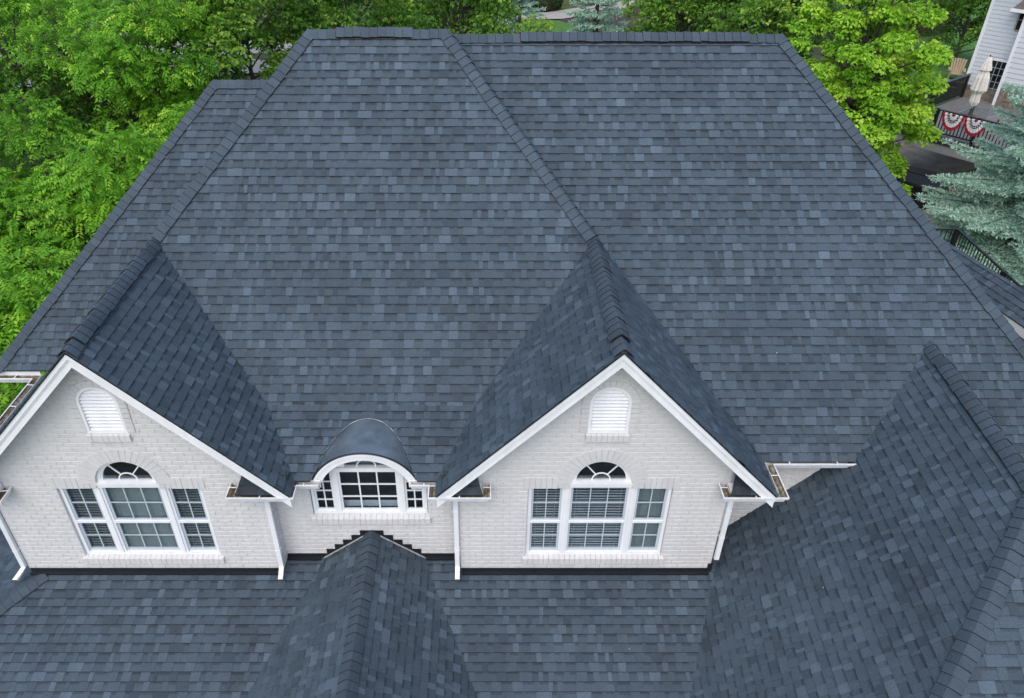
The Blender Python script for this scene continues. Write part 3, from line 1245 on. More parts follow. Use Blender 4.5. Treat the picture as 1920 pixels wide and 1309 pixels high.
# arched dormer: metal barrel, white arched fascia, infill panel
t_lo = math.asin((1.83 - ZB) / RB)
mb = MB()
n = 28
rows = []
for i in range(n + 1):
    t = t_lo + (math.pi - 2 * t_lo) * i / n
    x, z = DX + RB * math.cos(t), ZB + RB * math.sin(t)
    yb = max(0.10, roof_y_at(z) + 0.03)
    rows.append([(x, 0.055, z), (x, 0.055 + (yb - 0.055) * 0.5, z + 0.004 * math.sin(9 * t)), (x, yb, z)])
for a, b in zip(rows, rows[1:]):
    for j in range(2):
        mb.poly([a[j], b[j], b[j + 1], a[j + 1]])
dormer = mb.build('dormer_roof', M['zinc'], house, smooth=True)
# merge the barrel so that it shades smoothly
import bmesh
bm = bmesh.new()
bm.from_mesh(dormer.data)
bmesh.ops.remove_doubles(bm, verts=bm.verts, dist=1e-4)
bm.to_mesh(dormer.data)
bm.free()
mb = MB()
rib = []
for p in rows:
    k1 = 1 + 0.010 / RB
    x_, z_ = DX + (p[2][0] - DX) * k1, ZB + (p[2][2] - ZB) * k1
    k2 = 1 + 0.030 / RB
    rib.append(((x_, p[2][1] - 0.050, z_), (x_, p[2][1] + 0.01, z_), (DX + (p[2][0] - DX) * k2, p[2][1] + 0.02, ZB + (p[2][2] - ZB) * k2), p[2]))
for a, b in zip(rib, rib[1:]):
    mb.poly([a[0], b[0], b[1], a[1]])
    mb.poly([a[1], b[1], b[2], a[2]])
mb.build('sealant_bead', M['caulk'], dormer)
mb = MB()
mb.tube([(p[0][0], p[0][1] - 0.002, p[0][2] + 0.006) for p in rows], 0.013, 6)
mb.build('dormer_edge', M['black_metal'], dormer)
mb = MB()
for i in range(n):
    a, b = t_lo + (math.pi - 2 * t_lo) * i / n, t_lo + (math.pi - 2 * t_lo) * (i + 1) / n
    wedge(mb, DX, ZB, RB - 0.135, RB - 0.012, a, b, 0.060, 0.12)
    wedge(mb, DX, ZB, RB - 0.05, RB - 0.010, a, b, 0.045, 0.060)
mb.build('arch_fascia', M['trim'], dormer)
mb = MB()
for i in range(n):
    a, b = t_lo * 0.2 + (math.pi - 0.4 * t_lo) * i / n, t_lo * 0.2 + (math.pi - 0.4 * t_lo) * (i + 1) / n
    x0, x1 = DX + (RB - 0.03) * math.cos(a), DX + (RB - 0.03) * math.cos(b)
    xm = (x0 + x1) / 2
    zt = ZB + (RB - 0.03) * min(math.sin(a), math.sin(b))
    if abs(xm - DX) > 0.36:
        mb.box(min(x0, x1), max(x0, x1), YC + 0.060, YC + 0.13, 1.80, max(zt, 1.81))
mb.build('infill_panel', M['trim'], dormer)
for t in (math.radians(50), math.radians(130)):
    sp = MB()
    sp.beam((DX + 0.15 * math.cos(t), YC + 0.066, 1.895 + 0.15 * math.sin(t)), (DX + 0.38 * math.cos(t), YC + 0.066, 1.895 + 0.38 * math.sin(t)), (0, 1, 0), 0.018, 0.016)
    sp.build('muntin', M['trim'], cwin)


# ------------------------------------------------------------------ rake boards, soffits, eave fascia
def rake(c, sgn, x_end):
    """bargeboard and soffit of one gable slope"""
    yo = -0.30
    zt = ZG - 0.035
    k = MG
    dx = abs(x_end - c)
    mb = MB()

    def strip(off, h, ya, yb):
        a0 = (c, zt - off)
        a1 = (x_end, zt - off - k * dx)
        mb.hexa([(a0[0], ya, a0[1] - h), (a1[0], ya, a1[1] - h), (a1[0], yb, a1[1] - h), (a0[0], yb, a0[1] - h),
                 (a0[0], ya, a0[1]), (a1[0], ya, a1[1]), (a1[0], yb, a1[1]), (a0[0], yb, a0[1])])
    strip(0.0, 0.075, yo - 0.022, yo + 0.02)
    strip(0.075, 0.030, yo - 0.010, yo + 0.02)
    strip(0.105, 0.115, yo, yo + 0.02)
    o = mb.build('bargeboard', M['trim'], house)
    mb = MB()
    strip(0.175, 0.018, yo + 0.021, 0.10)
    mb.build('soffit', M['trim'], o)
    mb = MB()
    strip(-0.022, 0.014, yo - 0.036, yo + 0.05)
    mb.build('drip_edge', M['flashing'], o)


rake(CL, 1, -1.985)
rake(CL, -1, -6.90)
rake(CR, -1, 0.085)
rake(CR, 1, 4.87)


# ------------------------------------------------------------------ gutters
def gutter(path, side, cap0=True, cap1=True, z=1.845, hang=0.55):
    """path: list of (x,y) of the back edge; side=+1 outward is to the left of the walking direction"""
    t = 0.006
    prof_out = [(0.0, 0.0), (0.0, -0.105), (0.072, -0.105), (0.085, -0.055), (0.112, -0.030), (0.118, 0.0), (0.118, 0.012)]
    prof_in = [(0.104, 0.012), (0.104, -0.004), (0.099, -0.027), (0.073, -0.052), (0.062, -0.097), (0.006, -0.097), (0.006, 0.0)]
    prof = prof_out + prof_in
    n = len(path)
    P = [V((p[0], p[1], 0)) for p in path]
    offs = []
    for i in range(n):
        ds = []
        if i > 0:
            ds.append((P[i] - P[i - 1]).normalized())
        if i < n - 1:
            ds.append((P[i + 1] - P[i]).normalized())
        ns = [V((-d.y, d.x, 0)) * side for d in ds]
        if len(ns) == 1:
            offs.append(ns[0])
        else:
            m = (ns[0] + ns[1]).normalized()
            offs.append(m / max(0.3, m.dot(ns[0])))
    mb = MB()
    rings = []
    for i in range(n):
        r = len(mb.v)
        for o_, h in prof:
            q = P[i] + offs[i] * o_
            mb.v.append((q.x, q.y, z + h))
        rings.append(r)
    k = len(prof)
    for a, b in zip(rings, rings[1:]):
        for j in range(k):
            inside = 8 <= j <= 12
            mb.face([a + j, a + (j + 1) % k, b + (j + 1) % k, b + j], 1 if inside else 0)
    for flag, r in ((cap0, rings[0]), (cap1, rings[-1])):
        mb.face([r + j for j in range(k)])
        if flag:
            mb.poly([mb.v[r + j] for j in range(6)], 0)
    g = mb.build('gutter', [M['aluminium'], M['gutter_in']], house)
    for i in range(n - 1):
        d = P[i + 1] - P[i]
        ln = d.length
        m = max(1, int(ln / hang))
        for j in range(m):
            f = (j + 0.5) / m
            a = P[i] + d * f + V((-d.y, d.x, 0)).normalized() * side * 0.004
            b = a + V((-d.y, d.x, 0)).normalized() * side * 0.104
            hb = MB()
            hb.beam((a.x, a.y, z + 0.004), (b.x, b.y, z + 0.010), (0, 0, 1), 0.016, 0.006)
            hb.build('hanger', M['aluminium'], g)
    return g


# right gable: run beside the dormer, forward, along the left return and back to the wall
gutter([(-0.30, 0.047), (0.076, 0.047), (0.076, -0.205), (0.735, -0.205), (0.735, -0.012)], -1, True, False)
# left gable: the same, mirrored
gutter([(-2.785, -0.012), (-2.785, -0.205), (-2.055, -0.205), (-2.055, 0.047), (-1.63, 0.047)], -1, False, True)


def gut_right():
    # outward is to the right of travel when walking from the house corner round the return
    gutter([(4.255, -0.012), (4.255, -0.205), (4.945, -0.205), (4.945, 0.485), (6.37, 0.485)][::-1], 1, True, False)


gut_right()
gutter([(-6.20, -0.012), (-6.20, -0.205), (-6.955, -0.205), (-6.955, 2.70), (-7.82, 2.70), (-7.82, 9.5)], 1, False, True, z=1.78)

# eave fascia boards behind the gutters
mb = MB()
mb.box(4.78, 6.42, 0.470, 0.484, 1.72, 1.845)
mb.box(4.78, 6.42, 0.484, 0.66, 1.715, 1.732)
mb.box(-1.95, -1.62, 0.028, 0.044, 1.72, 1.85)
mb.box(-0.34, 0.05, 0.028, 0.044, 1.72, 1.85)
mb.box(-7.80, -6.97, 2.702, 2.72, 1.68, 1.85)
fascia = mb.build('eave_fascia', M['trim'], house, kind='stuff')
for a, b, sx in ((0.10, 0.72, 1), (4.27, 4.85, -1), (-2.69, -2.0, -1), (-6.80, -6.22, 1)):
    mb = MB()
    mb.box(a, b, -0.19, -0.012, 1.70, 1.855)
    mb.build('cornice_return', M['trim'], house)


# ------------------------------------------------------------------ downspouts
def downspout(x, y, z0, z1, kick, top_from):
    """rectangular pipe on the wall with an elbow at the foot"""
    mb = MB()
    w, d = 0.070, 0.052
    pts = [V(top_from), V((x, y, z1)), V((x, y, z0)), V((x + kick[0], y + kick[1], z0 - 0.09)), V((x + kick[0] * 1.6, y + kick[1] * 1.7, z0 - 0.125))]
    rings = []
    for i, p in enumerate(pts):
        dirv = (pts[min(i + 1, 4)] - pts[max(i - 1, 0)]).normalized()
        sx = V((1, 0, 0))
        sy = dirv.cross(sx).normalized()
        r = len(mb.v)
        for a, b in ((-1, -1), (1, -1), (1, 1), (-1, 1)):
            mb.v.append(tuple(p + sx * (a * w / 2) + sy * (b * d / 2)))
        rings.append(r)
    for a, b in zip(rings, rings[1:]):
        for j in range(4):
            mb.face([a + j, a + (j + 1) % 4, b + (j + 1) % 4, b + j])
    mb.face([rings[0] + j for j in range(4)])
    # open foot: inset dark mouth
    e = rings[-1]
    c = sum((V(mb.v[e + j]) for j in range(4)), V((0, 0, 0))) / 4
    inner = [c + (V(mb.v[e + j]) - c) * 0.8 for j in range(4)]
    i0 = len(mb.v)
    mb.v.extend([tuple(p) for p in inner])
    for j in range(4):
        mb.face([e + j, e + (j + 1) % 4, i0 + (j + 1) % 4, i0 + j])
    mb.face([i0 + j for j in range(4)], 1)
    o = mb.build('downspout', [M['aluminium'], M['gutter_in']], house)
    for zz in (z0 + 0.35, z1 - 0.3):
        obox('strap', M['aluminium'], o, x - w / 2 - 0.004, x + w / 2 + 0.004, y - d / 2 - 0.003, y + d / 2 + 0.02, zz, zz + 0.03)


downspout(XL1 - 0.015, -0.052, 0.10, 1.60, (0.0, -0.10), (XL1 - 0.015, -0.17, 1.75))
downspout(XR0 - 0.045, -0.052, 0.10, 1.60, (0.0, -0.10), (XR0 - 0.045, -0.17, 1.75))
downspout(XR1 + 0.050, -0.030, 0.36, 1.60, (0.0, 0.0), (XR1 + 0.02, -0.17, 1.75))
downspout(XL0 - 0.045, -0.030, 0.06, 1.60, (-0.06, -0.10), (XL0 - 0.045, -0.17, 1.70))

# ------------------------------------------------------------------ flashing
FL = []


def flash(x0, x1, y, z0, z1, foot=0.06):
    mb = MB()
    mb.box(x0, x1, y - 0.010, y, z0, z1)
    mb.box(x0, x1, y - 0.010 - foot, y - 0.010, z0 - 0.001, z0 + 0.040)
    return mb.build('base_flashing', M['flashing'], house)


for x0, x1 in ((XL0 + 0.03, -5.2), (-5.198, -4.1), (-4.098, -3.0), (-2.998, XL1 - 0.08)):
    flash(x0, x1, -0.012, -0.10, -0.005)
for x0, x1 in ((XR0 + 0.02, 1.35), (1.352, 1.75), (1.752, 3.05), (3.052, XR1 - 0.03)):
    flash(x0, x1, -0.012, -0.10, -0.005)
flash(XL1 + 0.02, -1.85, YC - 0.012, -0.02, 0.075)
flash(-0.17, XR0 - 0.09, YC - 0.012, -0.02, 0.075)
mb = MB()
mb.box(XR1 - 0.05, XR1 + 0.012, -0.026, -0.012, -0.09, 0.10)
mb.box(XR1 + 0.012, XR1 + 0.024, -0.024, 0.10, -0.09, 0.10)
mb.build('corner_flashing', M['flashing'], house)
# stepped flashing beside the porch gable
for s in (-1, 1):
    for i in range(6):
        xc = SX + s * (0.10 + 0.142 * i)
        z = SZ + 0.035 - SM * (0.142 * i)
        mb = MB()
        mb.box(xc - 0.085, xc + 0.085, YC - 0.018 - 0.002 * (i % 2), YC - 0.013, z - 0.22, z)
        mb.build('step_flashing', M['flashing'], house)
# counter strip along the porch gable against the wall
for s in (-1, 1):
    mb = MB()
    mb.beam((SX, YC - 0.03, SZ + 0.022), (SX + s * 1.0, YC - 0.03, SZ + 0.022 - SM * 1.0), (0, 0, 1), 0.02, 0.012)
    mb.build('sealant_bead', M['caulk'], house)

# ------------------------------------------------------------------ angled side roof, its fascia, wall and balcony railing
o_fas = MB()
o_fas.beam((10.46, 7.55, 1.59), (11.58, 2.55, 1.59), (0, 0, 1), 0.03, 0.20)
o_fas.build('eave_fascia', M['trim'], house)
wmb = MB()
wmb.hexa([(10.75, 7.6, -4.2), (11.85, 2.7, -4.2), (12.1, 2.75, -4.2), (11.0, 7.65, -4.2), (10.75, 7.6, 1.60), (11.85, 2.7, 1.60), (12.1, 2.75, 1.60), (11.0, 7.65, 1.60)])
wmb.build('wall', M['beige'], house)
roof_edge = MB()
roof_edge.hexa([(10.93, 7.7, 1.6), (12.05, 2.7, 1.6), (12.3, 2.75, 1.6), (11.2, 7.75, 1.6), (10.93, 7.7, 2.04), (12.05, 2.7, 2.04), (12.3, 2.75, 1.9), (11.2, 7.75, 1.9)])
roof_edge.build('parapet', M['shingle'], house)
# balcony railing behind it
rail = thing('balcony_railing', 'black metal balcony railing behind the right roof hip, in front of the spruce', 'railing', (12.1, 7.5, 0.6))
rp = [V((10.6, 8.85, 1.62)), V((12.2, 8.86, 1.62)), V((12.08, 5.4, 1.62))]
mb = MB()
for a, b in zip(rp, rp[1:]):
    mb.beam(a, b, (0, 0, 1), 0.05, 0.035)
    mb.beam(a - V((0, 0, 0.80)), b - V((0, 0, 0.80)), (0, 0, 1), 0.035, 0.03)
mb.build('handrail', M['black_metal'], rail)
for a, b in zip(rp, rp[1:]):
    ln = (b - a).length
    m = int(ln / 0.115)
    for j in range(1, m):
        p = a + (b - a) * (j / m)
        mb = MB()
        mb.box(p.x - 0.009, p.x + 0.009, p.y - 0.009, p.y + 0.009, p.z - 0.80, p.z - 0.01)
        mb.build('baluster', M['black_metal'], rail)
for p in (rp[0], rp[1], rp[1] + (rp[2] - rp[1]) * 0.62, rp[2]):
    mb = MB()
    mb.box(p.x - 0.05, p.x + 0.05, p.y - 0.05, p.y + 0.05, p.z - 0.98, p.z + 0.02)
    mb.build('post', M['black_metal'], rail)

# a few pale petals lying on the shingles
mb = MB()
pr = random.Random(21)
for P, cnt in ((P_central, 2), (P_right, 2), (P_low, 3), (P_wl, 2)):
    us = [a for a, b in P['uv']]
    vs = [b for a, b in P['uv']]
    k = 0
    while k < cnt:
        u, v = pr.uniform(min(us), max(us)), pr.uniform(min(vs), max(vs))
        if area2(clip_poly([(u, v), (u + .02, v), (u + .02, v + .02), (u, v + .02)], P['uv']) or [(0, 0)]) < 3e-4:
            continue
        k += 1
        a = pr.uniform(0, 6.28)
        s = pr.uniform(0.004, 0.008)
        c = P['o'] + P['u'] * u + P['v'] * v + P['n'] * 0.024
        d1 = P['u'] * math.cos(a) + P['v'] * math.sin(a)
        d2 = P['n'].cross(d1)
        mb.poly([c - d1 * s * 1.6, c + d2 * s, c + d1 * s * 1.6 + P['n'] * 0.004, c - d2 * s])
o = mb.build('fallen_petals', M['petal'], kind='stuff')
tag(o, 'small pale petals scattered over the dark roof shingles', 'petals')
#TREES#
# ------------------------------------------------------------------ far garden at the top of the view
def sheet(name, pts, mat, kind='structure'):
    mb = MB()
    mb.poly(pts)
    return mb.build(name, M[mat], kind=kind)


GZ = -2.4
sheet('lawn', [(0, 42, GZ + 0.06), (14, 42, GZ + 0.06), (12, 51.5, GZ + 0.06), (4, 53.5, GZ + 0.06)], 'lawn')
sheet('path', [(3.0, 53.0, GZ + 0.10), (6.5, 53.3, GZ + 0.10), (14, 58.5, GZ + 0.10), (14, 61.5, GZ + 0.10), (5.5, 55.8, GZ + 0.10), (3, 55.2, GZ + 0.10)], 'concrete')
sheet('mulch_bed', [(6.2, 53.0, GZ + 0.08), (13, 57.6, GZ + 0.08), (14, 52.5, GZ + 0.08), (8.4, 49.0, GZ + 0.08)], 'mulch')
sheet('driveway', [(-34, 33, GZ + 0.10), (-5, 40, GZ + 0.10), (-4, 47, GZ + 0.10), (-36, 45, GZ + 0.10)], 'concrete')


def bush(name, label, c, r, n, seed, mat='shrub_leaf', cat='shrub', shell=0.9):
    g = np.random.default_rng(seed)
    root = thing(name, label, cat, (c[0], c[1], GZ))
    d = g.normal(size=(n, 3))
    d /= np.linalg.norm(d, axis=1)[:, None]
    d[:, 2] = np.where(d[:, 2] < -0.6, -d[:, 2], d[:, 2])
    lump = 1 + 0.05 * np.sin(7 * d[:, 0] + 3) * np.cos(6 * d[:, 1])
    p = np.array(c) + d * np.array(r) * (lump * (shell + (1 - shell) * g.random(n)))[:, None]
    a = g.normal(size=(n, 3))
    a -= d * (a * d).sum(1)[:, None] * 0.6
    a /= np.linalg.norm(a, axis=1)[:, None]
    b = np.cross(a, d + g.normal(0, 0.4, (n, 3)))
    b /= np.linalg.norm(b, axis=1)[:, None] + 1e-9
    s = 0.05 + 0.04 * g.random(n)
    v = np.stack([p - a * s[:, None], p + b * (s * 0.5)[:, None], p + a * s[:, None], p - b * (s * 0.5)[:, None]], 1)
    me = quads_mesh('foliage', v, np.clip(g.normal(0.5, 0.2, n), 0, 1), M[mat])
    link(bpy.data.objects.new('foliage', me), root)
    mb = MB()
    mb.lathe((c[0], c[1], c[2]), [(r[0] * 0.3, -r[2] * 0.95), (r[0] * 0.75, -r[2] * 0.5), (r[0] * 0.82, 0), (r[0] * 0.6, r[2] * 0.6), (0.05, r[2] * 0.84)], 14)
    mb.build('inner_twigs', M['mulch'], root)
    return root


bush('round_shrub', 'dark round clipped shrub beside the pale path at the top edge', (5.15, 57.0, GZ + 0.75), (1.75, 1.5, 1.05), 9000, 41)
bush('hedge_shrub', 'loose green shrub on the lawn left of the white neighbour house', (23.6, 37.5, GZ + 0.8), (1.7, 1.6, 1.4), 9000, 42, 'leaf_mid', 'shrub', 0.85)
bush('hedge_shrub', 'green shrub at the top edge between the maple and the white neighbour house', (31.0, 50.0, GZ + 1.3), (3.2, 2.6, 2.6), 16000, 43, 'leaf_mid', 'shrub', 0.85)

far = thing('far_house', 'beige stucco house wall at the top edge behind the round shrub', 'house', (9, 64, GZ))
mb = MB()
mb.box(3.4, 15, 62.5, 70, GZ, GZ + 5.5)
mb.build('wall', M['beige'], far)
mb = MB()
mb.box(3.30, 3.42, 62.42, 62.5, GZ, GZ + 5.5)
mb.build('corner_trim', M['trim'], far)
mb = MB()
mb.hexa([(2.9, 62, GZ + 5.5), (15.5, 62, GZ + 5.5), (15.5, 70.5, GZ + 5.5), (2.9, 70.5, GZ + 5.5), (5.9, 65, GZ + 8), (12.5, 65, GZ + 8), (12.5, 67.5, GZ + 8), (5.9, 67.5, GZ + 8)])
mb.build('roof', M['far_roof'], far)
mb = MB()
mb.box(-3.2, 3.3, 63.5, 69, GZ, GZ + 3.2)
mb.build('wing_wall', M['wood'], far)

grill = thing('covered_grill', 'black covered grill against the beige wall at the top edge', 'grill', (4.2, 60.8, GZ))
mb = MB()
mb.hexa([(3.4, 60.4, GZ), (5.0, 60.4, GZ), (5.0, 61.3, GZ), (3.4, 61.3, GZ), (3.3, 60.3, GZ + 0.95), (5.1, 60.3, GZ + 0.95), (5.1, 61.4, GZ + 0.95), (3.3, 61.4, GZ + 0.95)])
mb.build('cover_skirt', M['tub'], grill)
mb = MB()
mb.hexa([(3.3, 60.3, GZ + 0.95), (5.1, 60.3, GZ + 0.95), (5.1, 61.4, GZ + 0.95), (3.3, 61.4, GZ + 0.95), (3.6, 60.6, GZ + 1.3), (4.8, 60.6, GZ + 1.3), (4.8, 61.2, GZ + 1.3), (3.6, 61.2, GZ + 1.3)])
mb.build('cover_top', M['tub'], grill)

# ------------------------------------------------------------------ neighbour's white house, deck and garden
AL = math.radians(-52)
T2, O2, F2 = V((math.cos(AL), math.sin(AL), 0)), V((math.sin(AL), -math.cos(AL), 0)), V((22.1, 26.4, 0))


def N(s, w, z):                 # along the wall, out from the wall, height
    return F2 + T2 * s + O2 * w + V((0, 0, z))


def nbox(mb, s0, s1, w0, w1, z0, z1, mat=0):
    mb.hexa([N(s0, w1, z0), N(s1, w1, z0), N(s1, w0, z0), N(s0, w0, z0), N(s0, w1, z1), N(s1, w1, z1), N(s1, w0, z1), N(s0, w0, z1)], mat)


def npart(name, mat, parent, *b):
    mb = MB()
    nbox(mb, *b)
    return mb.build(name, M[mat], parent)


nb = thing('neighbour_house', 'white lap sided neighbour house with stone base at the upper right', 'house', N(3, -3, GZ))
ZD = -0.25                      # deck floor
wall = npart('wall', 'siding', nb, -0.2, 1.34, -5, -0.02, 0.25, 5.2)
z = 0.25
while z < 5.0:
    for (a, b) in (((-0.10, 0.52), (1.30, 1.34)) if z < 1.50 else ((-0.10, 0.98), (1.33, 1.34)) if 2.62 < z < 3.5 else ((-0.10, 1.34),)):
        if b - a > 0.06:
            mb = MB()
            mb.hexa([N(a, 0.022, z), N(b, 0.022, z), N(b, -0.02, z), N(a, -0.02, z), N(a, 0.004, z + 0.165), N(b, 0.004, z + 0.165), N(b, -0.02, z + 0.165), N(a, -0.02, z + 0.165)])
            mb.build('siding_board', M['siding'], wall)
    z += 0.162
npart('corner_board', 'trim', nb, -0.22, -0.10, -5, 0.03, ZD, 5.2)
npart('corner_board', 'trim', nb, 1.34, 1.46, -0.3, 0.46, ZD - 0.3, 5.2)
npart('stone_base', 'stone', nb, -0.2, 1.34, -5, 0.05, GZ, 0.23)
# nearer block on the right
w2 = npart('wall', 'siding', nb, 1.46, 8.0, -5, 0.40, 0.55, 5.2)
z = 0.55
while z < 5.0:
    mb = MB()
    mb.hexa([N(1.46, 0.445, z), N(8, 0.445, z), N(8, 0.40, z), N(1.46, 0.40, z), N(1.46, 0.425, z + 0.205), N(8, 0.425, z + 0.205), N(8, 0.40, z + 0.205), N(1.46, 0.40, z + 0.205)])
    mb.build('siding_board', M['siding'], w2)
    z += 0.20
npart('stone_base', 'stone', nb, 1.46, 8.0, -5, 0.46, GZ, 0.54)
rq = random.Random(77)
st = MB()
for i in range(150):
    s, zz = rq.uniform(1.5, 4.0), rq.uniform(-2.2, 0.42)
    nbox(st, s, s + rq.uniform(0.12, 0.3), 0.46, 0.475 + 0.02 * rq.random(), zz, zz + rq.uniform(0.07, 0.14))
for i in range(60):
    s, zz = rq.uniform(-0.15, 1.1), rq.uniform(-2.2, 0.12)
    nbox(st, s, s + rq.uniform(0.12, 0.25), 0.05, 0.065 + 0.02 * rq.random(), zz, zz + rq.uniform(0.07, 0.13))
st.build('stone_facing', M['stone'], nb, kind='stuff')
# glazed door
dr = MB()
nbox(dr, 0.52, 0.62, -0.02, 0.04, ZD, 1.50)
nbox(dr, 1.22, 1.30, -0.02, 0.04, ZD, 1.50)
nbox(dr, 0.62, 1.22, -0.02, 0.04, 1.40, 1.50)
door = dr.build('door', M['trim'], nb)
npart('leaf', 'black_metal', door, 0.62, 1.22, -0.02, 0.012, ZD, 1.40)
for i in range(1, 3):
    npart('muntin', 'muntin', door, 0.62 + 0.2 * i - 0.008, 0.62 + 0.2 * i + 0.008, 0.012, 0.026, 0.0, 1.38)
for k in range(1, 5):
    npart('muntin', 'muntin', door, 0.63, 1.21, 0.0125, 0.0265, 0.28 * k - 0.008, 0.28 * k + 0.008)
for i in range(3):
    for k in range(5):
        npart('pane', 'glass', door, 0.63 + 0.2 * i, 0.81 + 0.2 * i, 0.013, 0.018, 0.0 + 0.28 * k + 0.012, 0.28 * (k + 1) - 0.012)
# upper window with its small hood
wd = MB()
nbox(wd, 0.98, 1.03, -0.02, 0.04, 2.68, 3.48)
nbox(wd, 1.28, 1.33, -0.02, 0.04, 2.68, 3.48)
nbox(wd, 1.03, 1.28, -0.02, 0.045, 2.64, 2.70)
nbox(wd, 1.03, 1.28, -0.02, 0.04, 3.42, 3.48)
nbox(wd, 1.03, 1.28, -0.02, 0.03, 3.07, 3.10)
nw = wd.build('window', M['wood'], nb)
npart('pane', 'dark_room', nw, 1.03, 1.28, -0.02, 0.006, 2.70, 3.07)
npart('pane', 'dark_room', nw, 1.03, 1.28, -0.02, 0.006, 3.10, 3.42)
hd = MB()
hd.hexa([N(0.85, 0.62, 3.55), N(4.2, 0.62, 3.55), N(4.2, 0.0, 3.55), N(0.85, 0.0, 3.55), N(1.1, 0.15, 3.95), N(4.2, 0.15, 3.95), N(4.2, 0.0, 3.95), N(1.1, 0.0, 3.95)])
hood = hd.build('hood_roof', M['far_roof'], nb)
npart('hood_fascia', 'trim', hood, 0.82, 4.2, 0.0, 0.66, 3.44, 3.56)
rf = MB()
rf.hexa([N(-0.6, 0.9, 5.2), N(8.4, 0.9, 5.2), N(8.4, -6, 5.2), N(-0.6, -6, 5.2), N(2, -1.5, 7.4), N(6, -1.5, 7.4), N(6, -3.5, 7.4), N(2, -3.5, 7.4)])
rf.build('roof', M['far_roof'], nb)

deck = thing('raised_deck', 'raised grey board deck with black railing beside the white neighbour house', 'deck', N(2.5, 3.2, GZ))
D0, D1, DW = 0.0, 4.6, 6.25
n = 26
for i in range(n):
    a = D0 + (D1 - D0) * i / n
    npart('deck_board', 'deck', deck, a + 0.006, a + (D1 - D0) / n - 0.006, 0.10, DW, ZD - 0.04, ZD)
npart('rim_joist', 'brown_beam', deck, D0, D1, DW, DW + 0.06, ZD - 0.27, ZD + 0.01)
npart('rim_joist', 'brown_beam', deck, D0 - 0.06, D0, 0.1, DW + 0.06, ZD - 0.27, ZD + 0.01)
npart('beam', 'grey_paint', deck, D0 - 0.15, D1, DW - 0.25, DW + 0.02, ZD - 0.62, ZD - 0.28)
for s in (0.1, 3.6):
    npart('column', 'trim', deck, s, s + 0.34, DW - 0.34, DW - 0.02, GZ, ZD - 0.62)
for (s, w) in ((D0, DW), (1.55, DW), (3.1, DW), (D1, DW), (D0, 3.2), (D0, 0.3)):
    npart('post', 'black_metal', deck, s - 0.05, s + 0.05, w - 0.05, w + 0.05, ZD, ZD + 0.98)
npart('handrail', 'black_metal', deck, D0, D1, DW - 0.06, DW + 0.06, ZD + 0.94, ZD + 0.98)
npart('handrail', 'black_metal', deck, D0 - 0.06, D0 + 0.06, 0.2, DW, ZD + 0.945, ZD + 0.985)
npart('bottom_rail', 'black_metal', deck, D0, D1, DW - 0.025, DW + 0.025, ZD + 0.10, ZD + 0.14)
npart('bottom_rail', 'black_metal', deck, D0 - 0.025, D0 + 0.025, 0.2, DW, ZD + 0.105, ZD + 0.145)
k = 0
s = D0 + 0.13
while s < D1:
    npart('baluster', 'black_metal', deck, s - 0.016, s + 0.016, DW - 0.016, DW + 0.016, ZD + 0.14, ZD + 0.94)
    s += 0.125
w = 0.35
while w < DW:
    npart('baluster', 'black_metal', deck, D0 - 0.016, D0 + 0.016, w - 0.016, w + 0.016, ZD + 0.145, ZD + 0.945)
    w += 0.125


def bunting(label, s0, wdt):
    b = thing('bunting_swag', label, 'bunting', N(s0 + wdt / 2, DW + 0.08, ZD + 0.3), 'flag buntings on the neighbour deck')
    n = 20
    zt = ZD + 0.93
    bands = ((0.0, 0.16, 'red'), (0.16, 0.38, 'white_cloth'), (0.38, 0.56, 'blue'), (0.56, 0.80, 'white_cloth'), (0.80, 1.0, 'red'))
    for r0, r1, mt in bands:
        mb = MB()
        for i in range(n):
            t0, t1 = math.pi + math.pi * i / n, math.pi + math.pi * (i + 1) / n

            def q(r, t, j):
                return N(s0 + wdt / 2 + math.cos(t) * wdt / 2 * r, DW + 0.075 + 0.018 * (j % 2), zt + math.sin(t) * 0.62 * r)
            A = [q(r0, t0, i), q(r1, t0, i), q(r1, t1, i + 1), q(r0, t1, i + 1)]
            B = [p - O2 * 0.006 for p in A]
            mb.hexa([A[0], A[1], A[2], A[3], B[0], B[1], B[2], B[3]])
        mb.build('cloth_band', M[mt], b)
    # small white stars on the blue band
    mb = MB()
    for i in range(9):
        t = math.pi + math.pi * (i + 0.5) / 9
        c = N(s0 + wdt / 2 + math.cos(t) * wdt / 2 * 0.47, DW + 0.100, zt + math.sin(t) * 0.62 * 0.47)
        pts = []
        for j in range(10):
            rr = 0.034 if j % 2 == 0 else 0.015
            pts.append(c + T2 * (rr * math.cos(j * math.pi / 5 + 1.57)) + V((0, 0, rr * math.sin(j * math.pi / 5 + 1.57))))
        mb.poly(pts)
        mb.poly([p + O2 * 0.003 for p in pts])
    mb.build('stars', M['white_cloth'], b, kind='stuff')


bunting('red white and blue star bunting on the deck rail, next to the maple', 1.80, 0.80)
bunting('red white and blue star bunting on the deck rail, next to the spruce', 2.62, 0.80)

